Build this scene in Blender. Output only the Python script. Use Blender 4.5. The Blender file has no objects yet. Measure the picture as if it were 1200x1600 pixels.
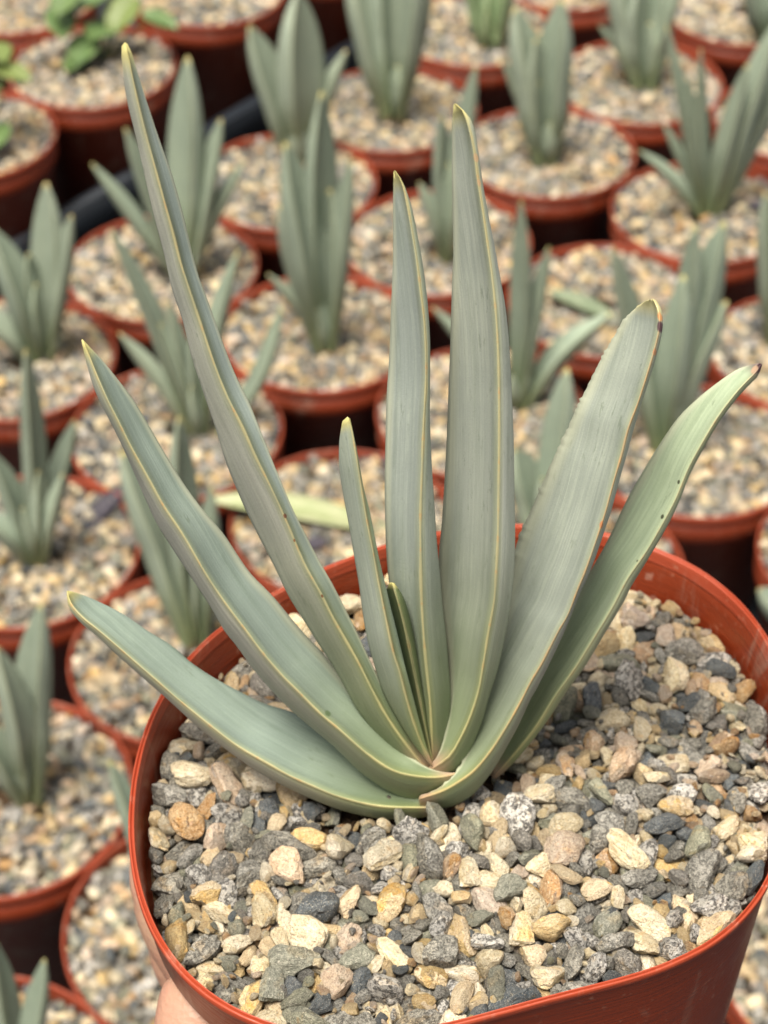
import bpy, bmesh, math, random
from mathutils import Vector, Matrix, Quaternion, noise

scene = bpy.context.scene
col = scene.collection
R = math.radians

# ------------------------------------------------------------------ camera
CAM = Vector((0.0, 0.0, 0.927))
PITCH = R(42.0)                     # looking down by 42 degrees
FPX = 3000.0                        # focal length in pixels of the 1200x1600 photograph
cd = bpy.data.cameras.new('camera')
cam = bpy.data.objects.new('camera', cd)
col.objects.link(cam)
cam.location = CAM
cam.rotation_euler = (R(90) - PITCH, 0, 0)
cd.sensor_fit = 'VERTICAL'
cd.sensor_height = 24.0
cd.lens = 24.0 * FPX / 1600.0
cd.clip_start = 0.02
cd.clip_end = 200.0
cd.dof.use_dof = True
cd.dof.focus_distance = 0.378
cd.dof.aperture_fstop = 15.5
scene.camera = cam

# ------------------------------------------------------------------ sky, sun, exposure
SUN_EL, SUN_AZ = R(74), R(-140)      # azimuth measured from +Y (away from the camera) towards +X
w = bpy.data.worlds.new('World')
scene.world = w
w.use_nodes = True
nt = w.node_tree
bg = nt.nodes['Background']
sky = nt.nodes.new('ShaderNodeTexSky')
sky.sky_type = 'NISHITA'
sky.sun_disc = False
sky.sun_elevation = SUN_EL
sky.sun_rotation = SUN_AZ
sky.dust_density = 4.0
sky.ozone_density = 0.6
hs = nt.nodes.new('ShaderNodeHueSaturation')     # bright overcast: the cloud layer greys the blue
hs.inputs['Saturation'].default_value = 0.05
nt.links.new(sky.outputs[0], hs.inputs['Color'])
nt.links.new(hs.outputs[0], bg.inputs['Color'])
bg.inputs['Strength'].default_value = 0.062
sl = bpy.data.lights.new('sun', 'SUN')
sl.energy = 3.6
sl.angle = R(27)
sl.color = (1.0, 0.93, 0.81)
sun = bpy.data.objects.new('sun', sl)
col.objects.link(sun)
sd = Vector((math.sin(SUN_AZ) * math.cos(SUN_EL), math.cos(SUN_AZ) * math.cos(SUN_EL), math.sin(SUN_EL)))
sun.rotation_euler = sd.to_track_quat('Z', 'Y').to_euler()
sun.location = (0, 0, 5)
vs = scene.view_settings
vs.view_transform = 'Standard'
vs.look = 'None'
vs.gamma = 1.0
vs.use_curve_mapping = False
vs.exposure = 1.15

# ------------------------------------------------------------------ helpers
def link(name, me, mat=None, parent=None):
    o = bpy.data.objects.new(name, me)
    col.objects.link(o)
    if mat is not None and me is not None and not me.materials:
        for m in (mat if isinstance(mat, (list, tuple)) else [mat]):
            me.materials.append(m)
    if parent is not None:
        o.parent = parent
    return o

def empty(name, loc=(0, 0, 0)):
    o = bpy.data.objects.new(name, None)
    o.empty_display_size = 0.02
    o.location = loc
    col.objects.link(o)
    return o

def tag(o, label=None, cat=None, group=None, kind=None):
    if label: o['label'] = label
    if cat: o['category'] = cat
    if group: o['group'] = group
    if kind: o['kind'] = kind
    return o

def smooth(me):
    me.polygons.foreach_set('use_smooth', [True] * len(me.polygons))
    return me

def ray(px, py):
    a = (px - 600.0) / FPX
    b = -(py - 800.0) / FPX
    return Vector((a, math.cos(PITCH) + b * math.sin(PITCH), -math.sin(PITCH) + b * math.cos(PITCH)))

def on_z(px, py, z):
    d = ray(px, py)
    return CAM + d * ((z - CAM.z) / d.z)

def on_plane(px, py, B, n, off=0.0):
    d = ray(px, py)
    return CAM + d * (((B + n * off) - CAM).dot(n) / d.dot(n))

def lerp(a, b, t): return a + (b - a) * t
def sstep(a, b, x):
    t = min(1.0, max(0.0, (x - a) / (b - a)))
    return t * t * (3 - 2 * t)

def resample(pts, n):
    """n points along a Catmull-Rom curve through pts, even in length."""
    P = [Vector((p[0], p[1], 0)) for p in pts]
    d = []
    for i in range(len(P) - 1):
        p0 = P[max(i - 1, 0)]; p1 = P[i]; p2 = P[i + 1]; p3 = P[min(i + 2, len(P) - 1)]
        for k in range(8):
            t = k / 8.0
            d.append(0.5 * ((2 * p1) + (p2 - p0) * t + (2 * p0 - 5 * p1 + 4 * p2 - p3) * t * t + (3 * p1 - p0 - 3 * p2 + p3) * t ** 3))
    d.append(P[-1])
    L = [0.0]
    for i in range(1, len(d)): L.append(L[-1] + (d[i] - d[i - 1]).length)
    out = []; j = 0
    for i in range(n):
        s = L[-1] * i / (n - 1)
        while j < len(L) - 2 and L[j + 1] < s: j += 1
        t = (s - L[j]) / max(1e-9, L[j + 1] - L[j])
        out.append(d[j].lerp(d[j + 1], min(1, t)))
    return out

# ------------------------------------------------------------------ node helpers
class NB:
    def __init__(self, name):
        self.m = bpy.data.materials.new(name)
        self.m.use_nodes = True
        self.t = self.m.node_tree
        self.b = self.t.nodes['Principled BSDF']
    def node(self, typ, **kw):
        n = self.t.nodes.new(typ)
        for k, v in kw.items(): setattr(n, k, v)
        return n
    def ln(self, a, b): self.t.links.new(a, b)
    def put(self, sock, v):
        if isinstance(v, bpy.types.NodeSocket): self.ln(v, sock)
        else: sock.default_value = v
    def math(self, op, a, b=0.0, c=0.0, clamp=False):
        n = self.node('ShaderNodeMath', operation=op, use_clamp=clamp)
        self.put(n.inputs[0], a); self.put(n.inputs[1], b); self.put(n.inputs[2], c)
        return n.outputs[0]
    def rng(self, v, a, b, c=0.0, d=1.0, interp='SMOOTHSTEP'):
        n = self.node('ShaderNodeMapRange', interpolation_type=interp)
        self.put(n.inputs[0], v)
        for i, x in enumerate((a, b, c, d)): self.put(n.inputs[i + 1], x)
        return n.outputs[0]
    def mix(self, f, a, b, blend='MIX'):
        n = self.node('ShaderNodeMix', data_type='RGBA', blend_type=blend)
        self.put(n.inputs[0], f)
        for s, v in ((n.inputs[6], a), (n.inputs[7], b)):
            if isinstance(v, (tuple, list)): v = tuple(v) + ((1.0,) if len(v) == 3 else ())
            self.put(s, v)
        return n.outputs[2]
    def noise(self, vec, scale, detail=3.0, rough=0.5, dist=0.0):
        n = self.node('ShaderNodeTexNoise')
        if vec is not None: self.ln(vec, n.inputs['Vector'])
        self.put(n.inputs['Scale'], scale); self.put(n.inputs['Detail'], detail)
        self.put(n.inputs['Roughness'], rough); self.put(n.inputs['Distortion'], dist)
        return n.outputs[0]
    def vmath(self, op, a, b):
        n = self.node('ShaderNodeVectorMath', operation=op)
        self.put(n.inputs[0], a); self.put(n.inputs[1], b)
        return n.outputs[0]
    def comb(self, x, y, z):
        n = self.node('ShaderNodeCombineXYZ')
        for i, v in enumerate((x, y, z)): self.put(n.inputs[i], v)
        return n.outputs[0]
    def bump(self, h, dist, strength=1.0):
        n = self.node('ShaderNodeBump')
        self.put(n.inputs['Height'], h); n.inputs['Distance'].default_value = dist; n.inputs['Strength'].default_value = strength
        self.ln(n.outputs[0], self.b.inputs['Normal'])
    def out(self, color=None, rough=None, spec=None):
        if color is not None:
            if isinstance(color, (tuple, list)) and len(color) == 3: color = tuple(color) + (1.0,)
            self.put(self.b.inputs['Base Color'], color)
        if rough is not None: self.put(self.b.inputs['Roughness'], rough)
        if spec is not None: self.put(self.b.inputs['Specular IOR Level'], spec)
        return self.m

# ------------------------------------------------------------------ materials
def plastic(name, base, worn, rough):
    k = NB(name)
    tc = k.node('ShaderNodeTexCoord').outputs['Object']
    oi = k.node('ShaderNodeObjectInfo').outputs['Random']
    n1 = k.noise(tc, 38.0, 4, .55)
    n2 = k.noise(tc, 420.0, 3, .6)
    st = k.node('ShaderNodeMapping'); k.ln(tc, st.inputs[0]); st.inputs['Scale'].default_value = (60, 60, 900)
    n3 = k.noise(st.outputs[0], 1.0, 3, .6)
    c = k.mix(k.rng(n1, .3, .75, 0, .55), base, worn)
    c = k.mix(k.rng(n2, .62, .78, 0, .35), c, (.55, .30, .20))
    c = k.mix(k.rng(n3, .68, .8, 0, .30), c, (.60, .26, .15))
    dm = k.node('ShaderNodeMapping'); k.ln(tc, dm.inputs[0]); dm.inputs['Scale'].default_value = (1.0, 1.0, .35)
    n4 = k.noise(dm.outputs[0], 75.0, 5, .7, .6)
    c = k.mix(k.rng(n4, .54, .72, 0, .35), c, (.42, .33, .25))
    sm = k.node('ShaderNodeMapping'); k.ln(tc, sm.inputs[0]); sm.inputs['Scale'].default_value = (35, 420, 160); sm.inputs['Rotation'].default_value = (.6, .2, .5)
    c = k.mix(k.rng(k.noise(sm.outputs[0], 1.0, 2, .5), .70, .76, 0, .35), c, (.55, .36, .28))
    hv = k.node('ShaderNodeHueSaturation'); k.ln(c, hv.inputs['Color'])
    k.put(hv.inputs['Value'], k.rng(oi, 0, 1, .85, 1.12, 'LINEAR'))
    r = k.rng(n1, .2, .8, rough - .06, rough + .12)
    k.bump(k.math('ADD', k.math('MULTIPLY', n2, .3), n3), .00025)
    return k.out(hv.outputs[0], r, .32)

M_POT = plastic('terracotta_plastic', (.215, .031, .009), (.255, .041, .014), .34)
M_RIM = plastic('terracotta_plastic_rim', (.30, .046, .018), (.35, .064, .030), .42)

def soil_mat():
    k = NB('potting_mix')
    tc = k.node('ShaderNodeTexCoord').outputs['Object']
    n = k.noise(tc, 900.0, 5, .7)
    k.bump(n, .002)
    return k.out(k.mix(k.rng(n, .35, .7), (.030, .018, .010), (.14, .085, .045)), .95, .2)
M_SOIL = soil_mat()

def stone_mat(name, ca, cb, cc, speck, veins, scale):
    """ca body, cb its variation, cc speckle; speckle amount and vein amount."""
    k = NB(name)
    at = k.node('ShaderNodeAttribute', attribute_type='GEOMETRY', attribute_name='sco').outputs['Vector']
    orn = k.node('ShaderNodeObjectInfo').outputs['Random']
    isl = k.node('ShaderNodeNewGeometry').outputs['Random Per Island']
    rr = k.math('FRACT', k.math('ADD', k.math('MULTIPLY', orn, 7.13), isl))
    off = k.comb(k.math('MULTIPLY', rr, 91.0), k.math('MULTIPLY', rr, 37.0), k.math('MULTIPLY', rr, 53.0))
    v = k.vmath('ADD', at, off)
    n1 = k.noise(v, 1.1, 4, .6, .4)
    n2 = k.noise(v, scale, 4, .68)
    n3 = k.noise(v, scale * 2.7, 3, .65)
    vm = k.node('ShaderNodeMapping'); k.ln(v, vm.inputs[0]); vm.inputs['Scale'].default_value = (1.0, 3.2, 5.5); vm.inputs['Rotation'].default_value = (.5, .7, .2)
    n4 = k.noise(vm.outputs[0], 1.5, 4, .6, .8)
    c = k.mix(k.rng(n1, .35, .68), ca, cb)
    c = k.mix(k.math('MULTIPLY', k.rng(n2, .48, .55), speck), c, cc)
    c = k.mix(k.math('MULTIPLY', k.rng(n4, .54, .60), veins), c, cc)
    c = k.mix(k.rng(n3, .56, .66, 0, .55), c, (.70, .62, .50))
    c = k.mix(k.rng(n3, .44, .34, 0, .65), c, (.050, .043, .034))
    rust = k.noise(v, .8, 3, .6, .5)
    c = k.mix(k.rng(rust, .56, .70, 0, .55), c, k.mix(1.0, c, (1.15, .93, .68), 'MULTIPLY'))
    rn2 = k.math('FRACT', k.math('MULTIPLY', rr, 17.31))
    hv = k.node('ShaderNodeHueSaturation'); k.ln(c, hv.inputs['Color'])
    k.put(hv.inputs['Value'], k.rng(rr, 0, 1, .68, 1.25, 'LINEAR'))
    k.put(hv.inputs['Saturation'], k.rng(rn2, 0, 1, .8, 1.25, 'LINEAR'))
    h = k.math('ADD', k.math('MULTIPLY', n2, .6), k.math('MULTIPLY', n3, .4))
    h = k.math('ADD', h, k.math('MULTIPLY', n4, .5))
    k.bump(h, .0016, 1.0)
    return k.out(hv.outputs[0], .78, .35)

STONE = [
    stone_mat('stone_grey_speckled', (.36, .34, .295), (.24, .23, .20), (.06, .057, .05), .7, .4, 5.0),
    stone_mat('stone_slate', (.088, .104, .116), (.16, .172, .175), (.05, .055, .06), .35, .45, 6.0),
    stone_mat('stone_granite', (.55, .52, .47), (.42, .40, .37), (.055, .052, .05), .85, .20, 3.4),
    stone_mat('stone_cream', (.66, .56, .38), (.76, .68, .51), (.38, .25, .12), .3, .3, 4.0),
    stone_mat('stone_tan', (.57, .42, .23), (.64, .51, .31), (.30, .19, .10), .30, .25, 4.5),
    stone_mat('stone_orange', (.42, .26, .14), (.55, .41, .26), (.22, .11, .04), .30, .30, 4.0),
    stone_mat('stone_pink', (.57, .44, .32), (.63, .53, .42), (.28, .18, .14), .35, .20, 4.5),
    stone_mat('stone_green_grey', (.25, .25, .19), (.34, .33, .25), (.10, .105, .08), .50, .35, 5.0),
    stone_mat('stone_dark', (.095, .088, .078), (.20, .185, .16), (.40, .37, .33), .45, .20, 4.5),
]
WEIGHT = [21, 12, 14, 21, 16, 4, 6, 10, 4]

def leaf_mat(name, ad, ab, rand=0.0, yellow=1.0, spots=(), tipc=(.50, .42, .16), mtint=(.45, .405, .215)):
    """ad = upper face, ab = lower face; UV u = metres from the near margin, v = metres from the base."""
    k = NB(name)
    uv = k.node('ShaderNodeUVMap', uv_map='UVMap').outputs[0]
    sx = k.node('ShaderNodeSeparateXYZ'); k.ln(uv, sx.inputs[0])
    u, v = sx.outputs[0], sx.outputs[1]
    at = k.node('ShaderNodeAttribute', attribute_type='GEOMETRY', attribute_name='mask')
    sc = k.node('ShaderNodeSeparateColor'); k.ln(at.outputs['Color'], sc.inputs[0])
    side, edge, t = sc.outputs[0], sc.outputs[1], sc.outputs[2]
    orn = k.node('ShaderNodeObjectInfo').outputs['Random']
    vec = k.comb(k.math('ADD', u, k.math('MULTIPLY', orn, 3.0)), v, orn)
    def stretched(a, b): return k.comb(k.math('MULTIPLY', k.math('ADD', u, orn), a), k.math('MULTIPLY', v, b), k.math('MULTIPLY', orn, 20.0))
    blot = k.noise(vec, 55.0, 4, .6, .5)
    stri = k.noise(stretched(1900.0, 26.0), 1.0, 3, .6)
    stri2 = k.noise(stretched(420.0, 12.0), 1.0, 3, .55)
    stri3 = k.noise(stretched(5200.0, 60.0), 1.0, 2, .6)
    cloud = k.noise(stretched(150.0, 22.0), 1.0, 4, .65, 1.2)
    scr = k.noise(stretched(900.0, 160.0), 1.0, 4, .7, .3)
    fine = k.noise(vec, 2600.0, 2, .6)
    c = k.mix(side, ab, ad)
    c = k.mix(k.rng(blot, .38, .70, 0, .45), c, k.mix(1.0, c, (1.18, 1.16, 1.12), 'MULTIPLY'))
    c = k.mix(k.math('MULTIPLY', k.rng(stri2, .42, .66, 0, 1), k.rng(cloud, .40, .58, .15, 1)), c, k.mix(1.0, c, (.83, .85, .82), 'MULTIPLY'))
    c = k.mix(k.math('MULTIPLY', k.rng(stri, .44, .60, 0, 1), k.rng(cloud, .35, .62, 1, .25)), c, k.mix(1.0, c, (1.18, 1.17, 1.14), 'MULTIPLY'))
    c = k.mix(k.rng(stri3, .44, .60, 0, .5), c, k.mix(1.0, c, (.87, .885, .87), 'MULTIPLY'))
    # bloom rubbed off: darker green marks
    c = k.mix(k.math('MULTIPLY', k.rng(scr, .58, .68), k.rng(blot, .46, .62, 0, .40)), c, (.085, .115, .070))
    c = k.mix(k.rng(fine, .35, .7, 0, .18), c, k.mix(1.0, c, (1.35, 1.35, 1.3), 'MULTIPLY'))
    # greener towards the sheath
    c = k.mix(k.rng(t, .03, .46, .85, 0), c, (.115, .150, .062))
    # pale far edge
    c = k.mix(k.math('MULTIPLY', edge, .55), c, (.45, .46, .33))
    # yellow margin line towards the viewer
    au = k.math('ABSOLUTE', u)
    wv = k.noise(k.comb(0.0, v, k.math('MULTIPLY', orn, 9.0)), 90.0, 3, .6)
    wid = k.rng(wv, .3, .7, .00008, .00028)
    mk = k.rng(au, wid, k.math('ADD', wid, .00024), 1, 0)
    halo = k.rng(au, .0003, .0017, .30, 0)
    c = k.mix(k.math('MULTIPLY', halo, yellow), c, (.26, .27, .085))
    mc = k.mix(k.rng(k.noise(k.comb(0.0, v, 3.0), 160.0, 4, .65), .52, .70), mtint, (.50, .27, .10))
    mc = k.mix(k.rng(t, .0, .35, .5, 0), mc, (.40, .40, .15))
    fade = k.rng(k.noise(k.comb(0.0, v, 11.0), 45.0, 3, .6), .30, .60, .45, 1)
    c = k.mix(k.math('MULTIPLY', k.math('MULTIPLY', mk, fade), yellow), c, mc)
    pk = k.math('MULTIPLY', k.rng(t, .012, .06, .75, 0), k.rng(au, .0010, .0032, 1, 0))
    c = k.mix(k.math('MULTIPLY', pk, k.rng(blot, .35, .6, .4, 1)), c, (.36, .21, .155))     # dry pinkish sheath edge
    c = k.mix(k.rng(t, .955, .995, 0, .85), c, tipc)
    for (su, sv, sr, scol) in spots:
        dx = k.math('SUBTRACT', u, su); dy = k.math('SUBTRACT', v, sv)
        d = k.math('SQRT', k.math('ADD', k.math('MULTIPLY', dx, dx), k.math('MULTIPLY', k.math('MULTIPLY', dy, dy), .45)))
        d = k.math('ADD', d, k.math('MULTIPLY', k.math('SUBTRACT', scr, .5), sr * .8))
        c = k.mix(k.rng(d, sr * .7, sr * 1.2, .92, 0), c, scol)
    if rand:
        hv = k.node('ShaderNodeHueSaturation'); k.ln(c, hv.inputs['Color'])
        k.put(hv.inputs['Value'], k.rng(orn, 0, 1, 1 - rand, 1 + rand, 'LINEAR'))
        k.put(hv.inputs['Hue'], k.rng(k.math('FRACT', k.math('MULTIPLY', orn, 13.7)), 0, 1, .485, .51, 'LINEAR'))
        c = hv.outputs[0]
    h = k.math('ADD', stri, k.math('MULTIPLY', fine, .5))
    k.bump(h, .00012, .8)
    return k.out(c, k.rng(blot, .3, .7, .48, .62), .40)

# ------------------------------------------------------------------ setting: the ground under the pots
def black_fabric(name, base):
    k = NB(name)
    tc = k.node('ShaderNodeTexCoord').outputs['Object']
    n = k.noise(tc, 300.0, 4, .6)
    k.bump(n, .0008)
    return k.out(k.mix(k.rng(n, .3, .8), base, tuple(c * 2.2 for c in base)), .55, .35)
M_GROUND = black_fabric('weed_fabric', (.008, .009, .011))
M_TRAY = black_fabric('black_tray_plastic', (.010, .013, .018))

me = bpy.data.meshes.new('ground')
me.from_pydata([(-60, -60, 0), (60, -60, 0), (60, 60, 0), (-60, 60, 0)], [], [(0, 1, 2, 3)])
tag(link('ground', me, M_GROUND), 'black weed fabric the pots stand on', kind='structure')

# ------------------------------------------------------------------ stones
NSHAPE = 16
def stone_bm(k, sub):
    rnd = random.Random(900 + k)
    bm = bmesh.new()
    bmesh.ops.create_icosphere(bm, subdivisions=sub, radius=1.0)
    pl = []
    for _ in range(rnd.randint(6, 11)):
        n = Vector((rnd.gauss(0, 1), rnd.gauss(0, 1), rnd.gauss(0, 1))).normalized()
        pl.append((n, rnd.uniform(.50, .84)))
    kk = rnd.uniform(22, 42) if k % 4 else rnd.uniform(9, 13)
    ax = Vector((rnd.uniform(1.05, 1.55), rnd.uniform(.82, 1.0), rnd.uniform(.55, .78)))
    off = Vector((k * 7.3, k * 3.1, 1.7))
    for v in bm.verts:
        d = v.co.normalized()
        s = 1.0
        for n, o in pl:
            c = d.dot(n)
            if c > .05: s += math.exp(-kk * (o / c - 1.0))
        r = 1.0 - math.log(s) / kk
        r += .05 * noise.noise(d * 2.3 + off) + .03 * noise.noise(d * 5.5 + off)
        if sub > 1: r += .055 * noise.noise(d * 7.0 + off) + .085 * noise.noise(d * 3.4 - off)
        v.co = Vector((d.x * r * ax.x, d.y * r * ax.y, d.z * r * ax.z))
    return bm

def raw(bm):
    bm.verts.ensure_lookup_table()
    r = ([v.co.copy() for v in bm.verts], [[v.index for v in f.verts] for f in bm.faces])
    bm.free()
    return r
SHAPE = {s: [raw(stone_bm(k, s)) for k in range(NSHAPE)] for s in (1, 2, 3)}

def set_sco(me, coords):
    a = me.attributes.new('sco', 'FLOAT_VECTOR', 'POINT')
    a.data.foreach_set('vector', [c for v in coords for c in v])

_stone_cache = {}
def stone_single(kind, shape):
    key = (kind, shape)
    if key not in _stone_cache:
        V, F = SHAPE[3][shape]
        me = bpy.data.meshes.new('stone')
        me.from_pydata([tuple(v) for v in V], [], F)
        set_sco(me, V)
        me.materials.append(STONE[kind])
        smooth(me)
        me.set_sharp_from_angle(angle=R(26))
        _stone_cache[key] = me
    return _stone_cache[key]

def stone_heap(name, rows, sub, zmap, kinds):
    """many stones in one mesh; rows of (shape, size, x, y, z, quaternion) in metres."""
    V = []; F = []; S = []; MI = []
    for i, (k, s, x, y, z, q) in enumerate(rows):
        vv, ff = SHAPE[sub][k]
        b = len(V)
        L = Vector((x, y, zmap(x, y, z)))
        jit = Vector((i * 1.7, i * .9, i * .37))
        for v in vv:
            V.append((q @ (v * s)) + L); S.append(v + jit)
        F += [[b + a for a in f] for f in ff]
        MI += [kinds[i]] * len(ff)
    me = bpy.data.meshes.new(name)
    me.from_pydata([tuple(v) for v in V], [], F)
    set_sco(me, S)
    for m in STONE: me.materials.append(m)
    me.polygons.foreach_set('material_index', MI)
    smooth(me)
    if sub > 1: me.set_sharp_from_angle(angle=R(34))
    return me

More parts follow.
